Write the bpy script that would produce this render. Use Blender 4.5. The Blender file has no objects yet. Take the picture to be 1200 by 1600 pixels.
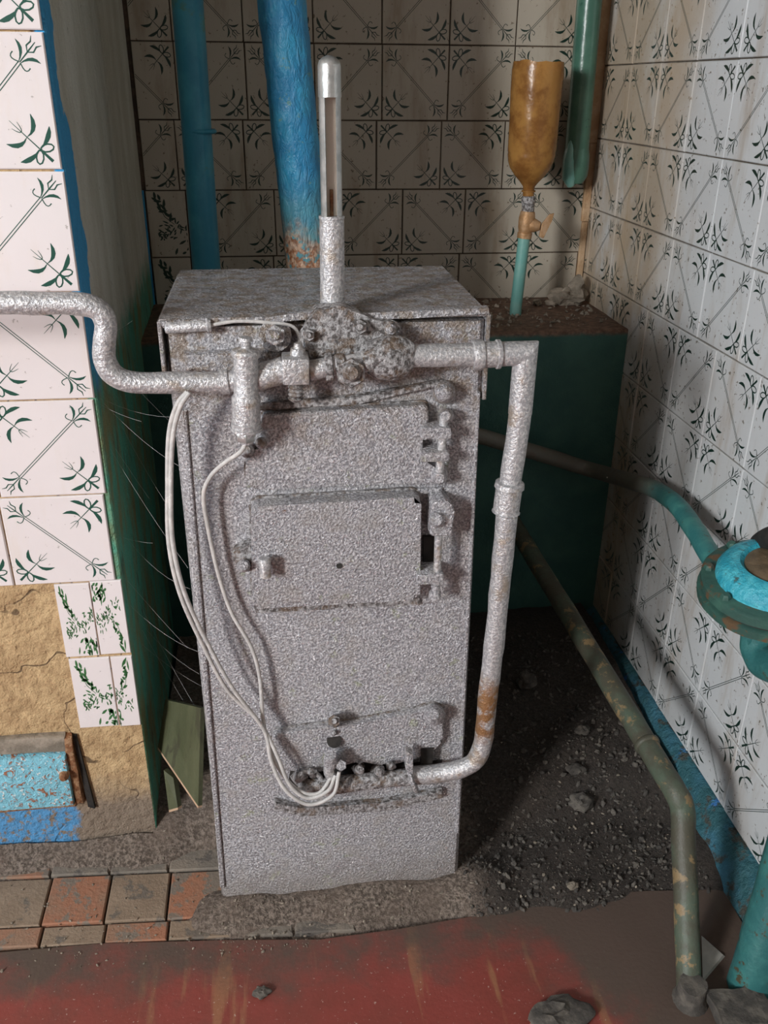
import bpy, bmesh, math, random
from mathutils import Vector, Matrix, noise as mnoise

random.seed(7)
scn = bpy.context.scene
COL = scn.collection
rad = math.radians

# ------------------------------------------------------------------ camera
CAMZ = 1.27
PITCH, YAW, ROLL, FPX = rad(25.7445), rad(7.4186), rad(0.5114), 1383.83
_f = Vector((math.sin(YAW)*math.cos(PITCH), math.cos(YAW)*math.cos(PITCH), -math.sin(PITCH)))
_x0 = Vector((math.cos(YAW), -math.sin(YAW), 0)); _u0 = _x0.cross(_f)
_x = math.cos(ROLL)*_x0 + math.sin(ROLL)*_u0
_u = -math.sin(ROLL)*_x0 + math.cos(ROLL)*_u0
cd = bpy.data.cameras.new('camera'); cam = bpy.data.objects.new('camera', cd); COL.objects.link(cam)
cd.sensor_fit = 'VERTICAL'; cd.sensor_height = 36.0; cd.lens = FPX/1600*36.0
cd.clip_start = .02
cam.matrix_world = Matrix(((_x.x, _u.x, -_f.x, 0), (_x.y, _u.y, -_f.y, 0), (_x.z, _u.z, -_f.z, CAMZ), (0, 0, 0, 1)))
scn.camera = cam

# survey of the photograph: sight line through a pixel, cut with a real plane of the room
def _ray(u, v): return _f + _x*((u-600)/FPX) - _u*((v-800)/FPX)
def atY(u, v, y): d = _ray(u, v); return d*(y/d.y) + Vector((0, 0, CAMZ))
def atX(u, v, x): d = _ray(u, v); return d*(x/d.x) + Vector((0, 0, CAMZ))
def atZ(u, v, z): d = _ray(u, v); return d*((z-CAMZ)/d.z) + Vector((0, 0, CAMZ))

# ------------------------------------------------------------------ light
w = bpy.data.worlds.new('world'); scn.world = w; w.use_nodes = True
w.node_tree.nodes['Background'].inputs[0].default_value = (.62, .78, 1.0, 1)
w.node_tree.nodes['Background'].inputs[1].default_value = .02
def area(name, loc, target, sx, sy, power, col):
    l = bpy.data.lights.new(name, 'AREA'); l.shape = 'RECTANGLE'; l.size = sx; l.size_y = sy; l.energy = power; l.color = col
    o = bpy.data.objects.new(name, l); COL.objects.link(o); o.location = loc
    o.rotation_euler = (Vector(target)-Vector(loc)).to_track_quat('-Z', 'Y').to_euler(); return o
area('window_daylight', (-2.83, -1.90, 1.98), (.2, 1.2, .75), .50, .85, 168, (1.0, .975, .965))
area('cool_fill', (-2.83, -1.05, 1.98), (.6, 1.3, .8), .50, .85, 34, (.62, .82, 1.0))  # added cool fill lamp beside the main daylight, lifts the right side bluish
scn.view_settings.view_transform = 'Standard'; scn.view_settings.look = 'None'
scn.view_settings.gamma = 1; scn.view_settings.use_curve_mapping = False
scn.view_settings.exposure = 0.0

# ------------------------------------------------------------------ materials
class NT:
    def __init__(s, name):
        s.m = bpy.data.materials.new(name); s.m.use_nodes = True; s.t = s.m.node_tree; s.t.nodes.clear()
        s.out = s.n('ShaderNodeOutputMaterial'); s.b = s.n('ShaderNodeBsdfPrincipled'); s.l(s.b.outputs[0], s.out.inputs[0])
        s.pos = s.n('ShaderNodeNewGeometry').outputs['Position']
        sep = s.n('ShaderNodeSeparateXYZ'); s.l(s.pos, sep.inputs[0]); s.xyz = sep.outputs
    def n(s, t): return s.t.nodes.new(t)
    def l(s, a, b): s.t.links.new(a, b)
    def noise(s, scale, detail=4, rough=.55, stretch=None, off=0, dist=0):
        n = s.n('ShaderNodeTexNoise'); n.inputs['Scale'].default_value = scale; n.inputs['Detail'].default_value = detail
        n.inputs['Roughness'].default_value = rough; n.inputs['Distortion'].default_value = dist
        mp = s.n('ShaderNodeMapping'); s.l(s.pos, mp.inputs[0]); mp.inputs['Location'].default_value = (off, off*1.7, off*.6)
        if stretch: mp.inputs['Scale'].default_value = stretch
        s.l(mp.outputs[0], n.inputs['Vector']); return n.outputs[0]
    def math(s, op, a, b=None):
        n = s.n('ShaderNodeMath'); n.operation = op
        for i, q in enumerate((a, b)):
            if q is None: continue
            if hasattr(q, 'is_linked'): s.l(q, n.inputs[i])
            else: n.inputs[i].default_value = q
        return n.outputs[0]
    def step(s, v, lo, hi):
        n = s.n('ShaderNodeMapRange'); n.interpolation_type = 'SMOOTHSTEP'; s.l(v, n.inputs['Value'])
        n.inputs['From Min'].default_value = lo; n.inputs['From Max'].default_value = hi; n.clamp = True
        if lo > hi:
            n.inputs['From Min'].default_value = hi; n.inputs['From Max'].default_value = lo
            n.inputs['To Min'].default_value = 1; n.inputs['To Max'].default_value = 0
        return n.outputs[0]
    def mix(s, fac, a, b):
        n = s.n('ShaderNodeMix'); n.data_type = 'RGBA'
        for q, i in ((fac, 0), (a, 6), (b, 7)):
            if hasattr(q, 'is_linked'): s.l(q, n.inputs[i])
            elif i == 0: n.inputs[0].default_value = q
            else: n.inputs[i].default_value = (*q, 1)
        return n.outputs[2]
    def edge(s, axis, lo, hi, amt=.05, ns=18, off=0):       # ragged region boundary along a world axis
        v = s.math('ADD', s.xyz[axis], s.math('MULTIPLY', s.math('SUBTRACT', s.noise(ns, 5, .6, off=off), .5), amt))
        return s.step(v, lo, hi)
    def done(s, col, rough=.6, metal=0., bumps=(), **kw):
        if hasattr(col, 'is_linked'): s.l(col, s.b.inputs['Base Color'])
        else: s.b.inputs['Base Color'].default_value = (*col, 1)
        if hasattr(rough, 'is_linked'): s.l(rough, s.b.inputs['Roughness'])
        else: s.b.inputs['Roughness'].default_value = rough
        if hasattr(metal, 'is_linked'): s.l(metal, s.b.inputs['Metallic'])
        else: s.b.inputs['Metallic'].default_value = metal
        prev = None
        for h, st, d in bumps:
            b = s.n('ShaderNodeBump'); b.inputs['Strength'].default_value = st; b.inputs['Distance'].default_value = d
            s.l(h, b.inputs['Height'])
            if prev: s.l(prev, b.inputs['Normal'])
            prev = b.outputs[0]
        if prev: s.l(prev, s.b.inputs['Normal'])
        for k, v in kw.items(): s.b.inputs[k].default_value = v
        return s.m

def silver(name, dust=.35):
    t = NT(name)
    peb = t.noise(290, 3, .62, dist=.35); big = t.noise(26, 5, .6, off=3)
    c = t.mix(t.step(peb, .38, .66), (.30, .295, .31), (.74, .725, .74))
    c = t.mix(t.math('MULTIPLY', t.step(big, .50, .72), dust), c, (.36, .31, .25))
    c = t.mix(t.math('MULTIPLY', t.step(t.noise(34, 5, .7, off=11), .60, .70), .55), c, (.40, .44, .26))
    c = t.mix(t.math('MULTIPLY', t.step(t.noise(60, 5, .7, off=21), .66, .74), .8), c, (.20, .09, .04))
    gr = t.math('MULTIPLY', t.edge(2, .80, .96, .22, 9, 13), t.step(t.noise(48, 5, .7, off=17), .44, .60))
    c = t.mix(t.math('MULTIPLY', gr, .62), c, (.25, .17, .09))
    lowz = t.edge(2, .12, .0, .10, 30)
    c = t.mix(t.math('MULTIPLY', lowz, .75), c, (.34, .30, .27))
    return t.done(c, t.step(big, .2, 1.1), .25, [(peb, 1.0, .0055), (t.noise(60, 3, .6, off=5), .45, .005)])
M = {}
M['silver'] = silver('silver_paint_crusted')
def silver_pipe(nm='silver_paint_pipe', rusty=False):
    t = NT(nm); peb = t.noise(260, 3, .6)
    c = t.mix(t.step(peb, .4, .65), (.40, .40, .41), (.68, .67, .66))
    c = t.mix(t.math('MULTIPLY', t.step(t.noise(30, 4, .6, off=9), .56, .7), .6), c, (.34, .25, .15))
    if rusty:
        rz = t.math('MULTIPLY', t.edge(2, .485, .445, .06, 40), t.edge(2, .345, .375, .05, 40, 3)); rz = t.math('MULTIPLY', rz, t.step(t.noise(45, 5, .7, off=2), .36, .52))
        c = t.mix(rz, c, (.30, .16, .07))
    return t.done(c, .38, .4, [(peb, .7, .003)])
M['pipe'] = silver_pipe(); M['pipe_rusty'] = silver_pipe('silver_paint_rusted', True)
def sooty():
    t = NT('silver_paint_sooty'); peb = t.noise(170, 4, .65)
    c = t.mix(t.step(peb, .36, .62), (.10, .09, .085), (.50, .49, .49))
    c = t.mix(t.math('MULTIPLY', t.step(t.noise(42, 5, .7, off=4), .50, .62), .7), c, (.16, .10, .055))
    return t.done(c, .6, .2, [(peb, 1.0, .005)])
M['sooty'] = sooty()
def tile(name, base, dirt, amt, warm_shade=False):
    t = NT(name)
    c = t.mix(t.step(t.noise(5, 3, .5), .3, .75), base, tuple(x*.94 for x in base))
    streak = t.noise(13, 5, .65, (1, 1, .22), off=2)
    c = t.mix(t.math('MULTIPLY', t.step(streak, .50, .74), amt), c, dirt)
    c = t.mix(t.math('MULTIPLY', t.step(t.noise(110, 3, .6, off=8), .64 if amt > .5 else .69, .69 if amt > .5 else .74), min(1, amt+.15)), c, (.13, .10, .06))
    if warm_shade:                                               # warm brown shade of the far corner painted into the glaze, ragged edge
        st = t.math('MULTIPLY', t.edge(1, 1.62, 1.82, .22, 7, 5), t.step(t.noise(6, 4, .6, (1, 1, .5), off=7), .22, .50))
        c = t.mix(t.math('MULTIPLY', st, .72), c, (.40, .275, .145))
    return t.done(c, .22, 0, [(t.noise(9, 2), .08, .004)])
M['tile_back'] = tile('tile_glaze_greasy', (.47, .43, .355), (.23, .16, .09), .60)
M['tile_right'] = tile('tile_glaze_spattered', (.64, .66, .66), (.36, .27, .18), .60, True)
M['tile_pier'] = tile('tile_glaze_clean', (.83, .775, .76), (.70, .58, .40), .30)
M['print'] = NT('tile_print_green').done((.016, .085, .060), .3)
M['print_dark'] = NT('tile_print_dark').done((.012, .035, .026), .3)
M['print_leaf'] = NT('tile_print_leaf').done((.05, .17, .06), .3)
def simple(name, a, b, ns=20, lo=.4, hi=.65, rough=.6, metal=0, bs=120, bst=.4, bd=.003, third=None, stretch=None):
    t = NT(name); c = t.mix(t.step(t.noise(ns, 5, .6, stretch), lo, hi), a, b)
    if third: c = t.mix(t.step(t.noise(third[1], 5, .7, stretch, off=6), third[2], third[2]+.06), c, third[0])
    return t.done(c, rough, metal, [(t.noise(bs, 4, .6, off=1), bst, bd)])
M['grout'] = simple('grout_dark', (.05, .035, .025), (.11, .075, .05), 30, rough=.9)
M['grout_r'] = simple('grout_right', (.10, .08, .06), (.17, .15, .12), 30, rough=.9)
M['blue'] = simple('blue_flaking_paint', (.025, .24, .47), (.04, .33, .56), 24, rough=.42, bs=75, bst=.9, bd=.006, third=((.17, .34, .30), 40, .60))
M['blue_thin'] = simple('blue_green_pipe_paint', (.03, .26, .40), (.05, .33, .46), 14, rough=.4, bs=110, bst=.35, third=((.08, .28, .26), 9, .56))
M['rust'] = simple('rust', (.22, .09, .035), (.40, .24, .13), 70, rough=.85, bs=140, bst=.9, bd=.005)
M['green_pipe'] = simple('green_gloss_paint', (.05, .135, .098), (.075, .18, .13), 15, rough=.28, bs=60, bst=.25, third=((.03, .09, .07), 22, .62))
M['teal'] = simple('teal_gloss_paint', (.03, .135, .135), (.048, .185, .172), 25, rough=.35, bs=90, bst=.5, third=((.07, .06, .035), 38, .57))
M['teal_pale'] = simple('pale_teal_paint', (.15, .38, .34), (.21, .42, .37), 25, rough=.4, bs=90, bst=.3)
M['brightblue'] = simple('turquoise_paint', (.03, .33, .43), (.08, .46, .54), 60, rough=.35, bs=130, bst=.9, bd=.004, third=((.05, .12, .12), 60, .62))
M['oldgreen'] = simple('grimy_green_paint', (.03, .085, .07), (.045, .125, .095), 25, rough=.5, bs=80, bst=.5, third=((.12, .075, .04), 30, .53))
M['floorpipe'] = simple('worn_pipe_paint', (.075, .072, .05), (.085, .115, .08), 16, rough=.55, bs=80, bst=.5, third=((.24, .17, .085), 30, .55))
M['brass'] = simple('grimy_brass', (.42, .24, .11), (.52, .34, .20), 60, rough=.5, metal=.35, bs=120)
M['steel'] = simple('dull_steel', (.42, .44, .43), (.58, .59, .57), 60, rough=.35, metal=.7, bs=200, bst=.2)
M['wire'] = simple('grey_sleeve', (.50, .49, .47), (.64, .62, .59), 60, rough=.5, bs=200)
M['black'] = simple('black_soot', (.012, .011, .010), (.03, .026, .022), 40, rough=.9)
M['wood'] = simple('green_painted_board', (.06, .068, .03), (.085, .092, .045), 20, rough=.7, stretch=(1, 1, .2), third=((.05, .05, .025), 25, .55))
M['woodedge'] = simple('bare_wood', (.42, .27, .17), (.52, .36, .24), 30, rough=.8)
M['stone'] = simple('dusty_stone', (.20, .17, .13), (.33, .28, .22), 40, rough=.95, bs=90, bst=.8)
M['stone_dark'] = simple('sooty_stone', (.06, .054, .047), (.135, .12, .10), 40, rough=.95, bs=90, bst=.8)
M['white'] = simple('dusty_white_plastic', (.42, .42, .38), (.55, .55, .50), 20, rough=.6)
M['brick'] = simple('red_clay_tile', (.34, .15, .085), (.28, .17, .11), 12, rough=.8, bs=140, bst=.6, third=((.20, .165, .13), 22, .50))
M['brick_brown'] = simple('brown_clay_tile', (.24, .175, .12), (.29, .215, .15), 14, rough=.85, bs=140, bst=.6, third=((.15, .125, .10), 22, .54))
M['brick_grey'] = simple('dust_grey_tile', (.19, .165, .135), (.25, .21, .165), 14, rough=.9, bs=140, bst=.7, third=((.12, .105, .09), 24, .55))
M['plaster'] = simple('cream_wall_paint', (.30, .285, .25), (.36, .34, .30), 5, rough=.9)
M['tan'] = simple('tan_filler', (.45, .29, .16), (.56, .40, .25), 30, rough=.85, bst=.7)
M['capmetal'] = simple('oily_brown_metal', (.10, .075, .045), (.17, .12, .07), 40, rough=.5)
M['ceiling'] = simple('whitewash', (.45, .44, .42), (.52, .51, .49), 6, rough=.9)
def amber():
    t = NT('amber_stained_plastic')
    c = t.mix(t.step(t.noise(24, 5, .65), .38, .68), (.52, .27, .075), (.30, .13, .035))
    return t.done(c, .25, 0, [(t.noise(30, 3), .3, .006)], **{'Transmission Weight': .35, 'IOR': 1.35})
M['amber'] = amber()
def glass():
    t = NT('clear_glass'); return t.done((1, 1, 1), .0, 0, **{'Transmission Weight': 1.0, 'IOR': 1.08})
M['glass'] = glass()
def dirt():
    t = NT('loose_dirt'); g = t.noise(150, 5, .75); b = t.noise(14, 4, .6, off=2)
    c = t.mix(t.step(g, .40, .62), (.115, .088, .068), (.40, .325, .265))
    c = t.mix(t.math('MULTIPLY', t.step(b, .35, .7), .7), c, (.24, .18, .14))
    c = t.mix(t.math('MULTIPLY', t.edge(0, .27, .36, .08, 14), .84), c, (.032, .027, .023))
    return t.done(c, .95, 0, [(g, 1.0, .010), (t.noise(50, 3, off=3), .6, .012)])
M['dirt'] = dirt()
def redfloor():
    t = NT('red_painted_sheet')
    c = t.mix(t.step(t.noise(7, 4, .6), .35, .7), (.255, .052, .040), (.20, .048, .034))
    c = t.mix(t.math('MULTIPLY', t.step(t.noise(9, 4, .6, (3.2, .35, 1), off=4), .56, .66), .55), c, (.34, .18, .085))
    c = t.mix(t.math('MULTIPLY', t.step(t.noise(150, 3, .7, off=1), .645, .69), .75), c, (.50, .42, .36))
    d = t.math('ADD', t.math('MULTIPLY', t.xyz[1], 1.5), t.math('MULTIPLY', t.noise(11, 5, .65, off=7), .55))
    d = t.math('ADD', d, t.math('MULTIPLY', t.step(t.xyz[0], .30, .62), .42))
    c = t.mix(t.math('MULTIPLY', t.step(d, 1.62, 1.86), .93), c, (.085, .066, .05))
    return t.done(c, t.step(d, 1.0, 2.2), 0, [(t.noise(130, 4, .6), .25, .003)])
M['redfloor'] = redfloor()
def pier():
    # bare clay render on the front face, grey limewash over blue on the reveal, green paint low down
    t = NT('pier_render')
    clay = t.mix(t.step(t.noise(30, 5, .65), .36, .66), (.60, .42, .22), (.44, .29, .145))
    vor = t.n('ShaderNodeTexVoronoi'); vor.feature = 'DISTANCE_TO_EDGE'; vor.inputs['Scale'].default_value = 4.6
    add = t.n('ShaderNodeVectorMath'); add.operation = 'ADD'; nz = t.n('ShaderNodeTexNoise'); nz.inputs['Scale'].default_value = 14
    sc = t.n('ShaderNodeVectorMath'); sc.operation = 'SCALE'; sc.inputs[3].default_value = .12
    t.l(t.pos, nz.inputs['Vector']); t.l(nz.outputs[1], sc.inputs[0]); t.l(t.pos, add.inputs[0]); t.l(sc.outputs[0], add.inputs[1]); t.l(add.outputs[0], vor.inputs['Vector'])
    crack = t.math('MULTIPLY', t.step(vor.outputs[0], .009, .003), t.step(t.noise(9, 2, off=14), .40, .50))
    clay = t.mix(t.math('MULTIPLY', crack, .85), clay, (.10, .06, .03))
    clay = t.mix(t.edge(2, .20, .08, .10, 22), clay, (.24, .185, .135))
    bl = t.math('MULTIPLY', t.edge(2, .150, .135, .05, 40, 3), t.edge(0, -.385, -.40, .06, 30, 5))
    bl = t.math('MULTIPLY', bl, t.step(t.noise(55, 5, .7, off=8), .40, .50))
    clay = t.mix(bl, clay, (.09, .30, .56))
    lime = t.mix(t.step(t.noise(14, 5, .6, (1, 1, .3)), .35, .7), (.54, .53, .43), (.66, .66, .57))
    lime = t.mix(t.math('MULTIPLY', t.step(t.noise(40, 5, .7, off=2), .62, .70), .5), lime, (.18, .15, .10))
    bmask = t.edge(1, 1.325, 1.318, .20, 7, 4)
    lime = t.mix(bmask, lime, (.05, .36, .68))
    green = t.mix(t.step(t.noise(20, 5, .6, (1, 1, .4), off=1), .40, .66), (.08, .35, .24), (.20, .21, .09))
    green = t.mix(t.math('MULTIPLY', t.step(t.noise(30, 5, .7, (1, 1, .3), off=5), .56, .66), .7), green, (.07, .06, .03))
    side = t.mix(t.edge(2, .92, .85, .10, 15, 7), lime, green)
    face = t.math('MAXIMUM', t.step(t.xyz[1], 1.2548, 1.2550), t.math('MULTIPLY', t.step(t.xyz[2], .562, .566), t.step(t.xyz[0], -.268, -.264)))
    c = t.mix(face, clay, side)
    g = t.noise(70, 5, .65)
    return t.done(c, .8, 0, [(g, 1.0, .009), (t.noise(12, 3), .5, .014), (t.math('SUBTRACT', 1, crack), .5, .004)])
M['pier'] = pier()
def ledge():
    t = NT('ledge_paint')
    green = t.mix(t.step(t.noise(12, 5, .6), .35, .7), (.028, .10, .085), (.045, .13, .105))
    drip = t.step(t.noise(26, 4, .6, (1, 1, .06), off=2), .62, .68)
    green = t.mix(t.math('MULTIPLY', drip, .7), green, (.02, .03, .025))
    top = t.mix(t.step(t.noise(60, 5, .7), .4, .64), (.10, .055, .035), (.22, .13, .085))
    c = t.mix(t.edge(2, .770, .782, .012, 40), green, top)
    return t.done(c, .65, 0, [(t.noise(60, 5, .7), .6, .006)])
M['ledge'] = ledge()
def base_r():
    t = NT('skirting_paint')
    c = t.mix(t.step(t.noise(16, 5, .6), .38, .66), (.03, .12, .14), (.045, .165, .23))
    c = t.mix(t.step(t.noise(26, 5, .7, off=4), .54, .62), c, (.06, .065, .055))
    c = t.mix(t.step(t.noise(22, 5, .6, off=9), .62, .68), c, (.05, .20, .50))
    return t.done(c, .6, 0, [(t.noise(45, 5, .7), .9, .012)])
M['base'] = base_r()
def returnpipe():
    t = NT('teal_paint_dusty_pipe'); c = t.mix(t.step(t.noise(20, 5, .6), .4, .65), (.04, .19, .19), (.07, .26, .235))
    c = t.mix(t.step(t.noise(40, 5, .7, off=4), .60, .66), c, (.08, .06, .035))
    c = t.mix(t.math('MULTIPLY', t.edge(1, 1.42, 1.58, .10, 20), .9), c, (.13, .105, .08))
    return t.done(c, .5, 0, [(t.noise(90, 4), .4, .003)])
M['return'] = returnpipe()
def bluepipe():
    t = NT('blue_crackled_flue'); v = t.noise(75, 4, .6, (1, 1, .45), dist=.8)
    c = t.mix(t.step(t.noise(24, 5, .6), .4, .65), (.025, .24, .47), (.04, .33, .56))
    c = t.mix(t.step(t.noise(40, 5, .7, off=6), .62, .68), c, (.14, .32, .32))
    c = t.mix(t.math('MULTIPLY', t.edge(2, 1.14, 1.02, .12, 16), .6), c, (.15, .34, .28))
    r = t.math('MULTIPLY', t.edge(2, 1.07, 1.0, .16, 30, 5), t.step(t.noise(60, 5, .7, off=9), .38, .48))
    c = t.mix(r, c, t.mix(t.step(t.noise(110, 3), .4, .6), (.30, .12, .05), (.55, .38, .27)))
    return t.done(c, .42, 0, [(v, 1.0, .007)])
M['flue'] = bluepipe()
def hatchpaint():
    t = NT('blistered_blue_on_rust'); v = t.noise(85, 4, .65, dist=1.2)
    c = t.mix(t.step(v, .55, .60), (.24, .58, .70), (.34, .13, .06))
    c = t.mix(t.step(t.noise(120, 3, .6, off=3), .60, .66), c, (.80, .80, .76))
    return t.done(c, .6, 0, [(v, 1.0, .006)])
M['hatch'] = hatchpaint()
def scale_mat():
    t = NT('thermometer_scale'); fr = t.math('FRACT', t.math('MULTIPLY', t.xyz[2], 160))
    tick = t.math('MULTIPLY', t.step(fr, .84, .86), t.step(t.xyz[0], .086, .0862))
    return t.done(t.mix(t.math('MULTIPLY', tick, .7), (.88, .82, .70), (.08, .05, .03)), .5)
M['scale'] = scale_mat()

# ------------------------------------------------------------------ geometry helpers
def link(name, me, m, parent=None):
    o = bpy.data.objects.new(name, me); COL.objects.link(o)
    if m is not None and not me.materials:
        for k in (m if isinstance(m, (list, tuple)) else (m,)): me.materials.append(M[k])
    if parent: o.parent = parent
    return o
def obj(name, bm, m, parent=None, smooth=None):
    bmesh.ops.recalc_face_normals(bm, faces=bm.faces)
    me = bpy.data.meshes.new(name); bm.to_mesh(me); bm.free()
    if smooth is not None:
        me.shade_smooth(); me.set_sharp_from_angle(angle=rad(smooth))
    return link(name, me, m, parent)
def tag(o, label, cat, group=None):
    o['label'] = label; o['category'] = cat
    if group: o['group'] = group
    return o
def struct(o, label=None):
    o['kind'] = 'structure'
    if label: o['label'] = label
    return o
def thing(name, label, cat, loc=(0, 0, 0), group=None):
    o = bpy.data.objects.new(name, None); COL.objects.link(o); o.location = loc; o.empty_display_size = .05
    return tag(o, label, cat, group)
def settle(root):
    # geometry is authored in room coordinates; move each child mesh under the thing's base
    off = Vector(root.location)
    for ch in root.children:
        ch.location -= off
def box(bm, a, b, bevel=0, seg=1):
    a, b = Vector(a), Vector(b)
    r = bmesh.ops.create_cube(bm, size=1, matrix=Matrix.Translation((a+b)/2) @ Matrix.Diagonal((*(b-a), 1)))
    if bevel:
        es = {e for v in r['verts'] for e in v.link_edges}
        bmesh.ops.bevel(bm, geom=list(es), offset=bevel, segments=seg, affect='EDGES', profile=.6)
def plate(bm, pts, y0, y1, bevel=0, seg=2):
    # outline in x,z ; y0 = face toward the room, y1 = behind
    f = [bm.verts.new((p[0], y0, p[1])) for p in pts]; g = [bm.verts.new((p[0], y1, p[1])) for p in pts]
    n = len(pts); ff = bm.faces.new(f); bm.faces.new(g[::-1])
    for i in range(n): bm.faces.new((f[i], f[(i+1) % n], g[(i+1) % n], g[i]))
    if bevel:
        bmesh.ops.bevel(bm, geom=list(ff.edges), offset=bevel, segments=seg, affect='EDGES', profile=.6)
def rounded(pts, r, n=4):
    out = []; N = len(pts)
    for i in range(N):
        p = Vector(pts[i][:2]); a = (Vector(pts[i-1][:2])-p).normalized(); b = (Vector(pts[(i+1) % N][:2])-p).normalized()
        for k in range(n+1):
            t = k/n; out.append(tuple(p + a*r*(1-t)**2 + b*r*t**2))
    return out
def smoothpath(pts, n=6):
    P = [Vector(p) for p in pts]; P = [P[0]*2-P[1]] + P + [P[-1]*2-P[-2]]; out = []
    for i in range(1, len(P)-2):
        for k in range(n):
            t = k/n; a, b, c, d = P[i-1:i+3]
            out.append(.5*((2*b)+(c-a)*t+(2*a-5*b+4*c-d)*t*t+(3*b-a-3*c+d)*t**3))
    out.append(P[-2]); return out
def tube(bm, pts, r, seg=14, cap=True, lump=0):
    P = [Vector(p) for p in pts]; R = r if isinstance(r, (list, tuple)) else [r]*len(P); rings = []
    t0 = (P[1]-P[0]).normalized(); ref = Vector((0, 0, 1)) if abs(t0.z) < .9 else Vector((0, 1, 0))
    nrm = (ref - t0*ref.dot(t0)).normalized()
    for i, p in enumerate(P):
        t = (P[min(i+1, len(P)-1)]-P[max(i-1, 0)]).normalized()
        nrm = (nrm - t*nrm.dot(t)).normalized(); bi = t.cross(nrm)
        ring = []
        for k in range(seg):
            a = 2*math.pi*k/seg; q = p + (nrm*math.cos(a)+bi*math.sin(a))*R[i]
            if lump: q += (q-p).normalized()*lump*mnoise.noise(q*35)
            ring.append(bm.verts.new(q))
        rings.append(ring)
    for i in range(len(rings)-1):
        for k in range(seg): bm.faces.new((rings[i][k], rings[i][(k+1) % seg], rings[i+1][(k+1) % seg], rings[i+1][k]))
    if cap: bm.faces.new(rings[0][::-1]); bm.faces.new(rings[-1])
def line(a, b, n): a, b = Vector(a), Vector(b); return [a.lerp(b, i/n) for i in range(n+1)]
def prof(bm, a, b, prf, seg=16):
    # surface of revolution along a->b ; prf = (t, radius)
    a, b = Vector(a), Vector(b); ax = (b-a).normalized(); ref = Vector((0, 0, 1)) if abs(ax.z) < .9 else Vector((0, 1, 0))
    n = (ref-ax*ref.dot(ax)).normalized(); bi = ax.cross(n); rings = []
    for t, r in prf:
        p = a.lerp(b, t); rings.append([bm.verts.new(p+(n*math.cos(2*math.pi*k/seg)+bi*math.sin(2*math.pi*k/seg))*max(r, 1e-4)) for k in range(seg)])
    for i in range(len(rings)-1):
        for k in range(seg): bm.faces.new((rings[i][k], rings[i][(k+1) % seg], rings[i+1][(k+1) % seg], rings[i+1][k]))
    bm.faces.new(rings[0][::-1]); bm.faces.new(rings[-1])
def nut(bm, a, b, r, seg=6): prof(bm, a, b, [(0, r*.92), (.12, r), (.88, r), (1, r*.92)], seg)
def NB(): return bmesh.new()
def grown(pts, d):
    n = len(pts); A = sum(pts[i][0]*pts[(i+1) % n][1]-pts[(i+1) % n][0]*pts[i][1] for i in range(n)); sg = 1 if A > 0 else -1; out = []
    for i in range(n):
        e = Vector(pts[(i+1) % n])-Vector(pts[i-1]); e.normalize(); out.append((pts[i][0]+sg*e.y*d, pts[i][1]-sg*e.x*d))
    return out
def lumpy(bm, amp, sc=40, seed=0):
    for v in bm.verts: v.co += Vector([mnoise.noise(v.co*sc+Vector((seed+i*7, 3, i)))*amp for i in range(3)])

# ------------------------------------------------------------------ wall tiles with printed motifs
TS = .1495
def stroke(bm, pts, wid, mi):
    # flat printed brush stroke in tile coordinates (0..1), tapered at both ends
    P = [Vector(p) for p in pts]; n = len(P); L, Rr = [], []
    for i, p in enumerate(P):
        t = (P[min(i+1, n-1)]-P[max(i-1, 0)]).normalized(); q = Vector((-t.y, t.x)); wv = wid[i]/2
        L.append(bm.verts.new(((p+q*wv).x*TS, -.00018, (p+q*wv).y*TS))); Rr.append(bm.verts.new(((p-q*wv).x*TS, -.00018, (p-q*wv).y*TS)))
    for i in range(n-1):
        f = bm.faces.new((L[i], Rr[i], Rr[i+1], L[i+1])); f.material_index = mi
def curve2(a, c, b, n=5): return [tuple(Vector(a)*(1-t)**2+Vector(c)*2*t*(1-t)+Vector(b)*t*t) for t in [i/n for i in range(n+1)]]
def leafw(w, n=5): return [w*(.12+math.sin(math.pi*(i/n)**1.35)) for i in range(n+1)]
def motif_sprig(bm, fr, mi):
    loc = lambda pts: [fr(*p) for p in pts]
    for s in (1, -1):                                       # s,t : t runs from tile corner to tile centre
        lp = [(s*.050+s*.048*math.cos(a), .180+.034*math.sin(a)-.020*math.cos(a)) for a in [math.pi+2*math.pi*k/9 for k in range(10)]]
        stroke(bm, loc(lp), [.013]*10, mi)
        stroke(bm, loc(curve2((.006*s, .215), (.12*s, .205), (.192*s, .268))), leafw(.036), mi)
        stroke(bm, loc(curve2((.004*s, .345), (.105*s, .315), (.160*s, .430))), leafw(.034), mi)
        stroke(bm, loc(curve2((.0, .40), (.02*s, .40), (.035*s, .47), 3)), [.008, .007, .006, .003], mi)
    stroke(bm, loc([(0, .085), (0, .15), (0, .20)]), [.026, .022, .012], mi)
    stroke(bm, loc([(0, .20), (0, .36), (0, .52)]), [.010, .008, .003], mi)
def motif_tulip(bm, fr, mi):
    loc = lambda pts: [fr(*p) for p in pts]
    for s in (1, -1):
        stroke(bm, loc(curve2((.006*s, .31), (.03*s, .195), (.122*s, .19))), leafw(.024), mi)
        stroke(bm, loc(curve2((.008*s, .30), (.095*s, .345), (.085*s, .275))), [.008, .009, .009, .008, .008, .010], mi)
        stroke(bm, loc([(.0, .20), (.035*s, .165), (.028*s, .12), (.05*s, .085)]), [.006, .012, .012, .004], mi)
    stroke(bm, loc([(0, .30), (0, .18), (0, .10)]), [.008, .012, .006], mi)
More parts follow.
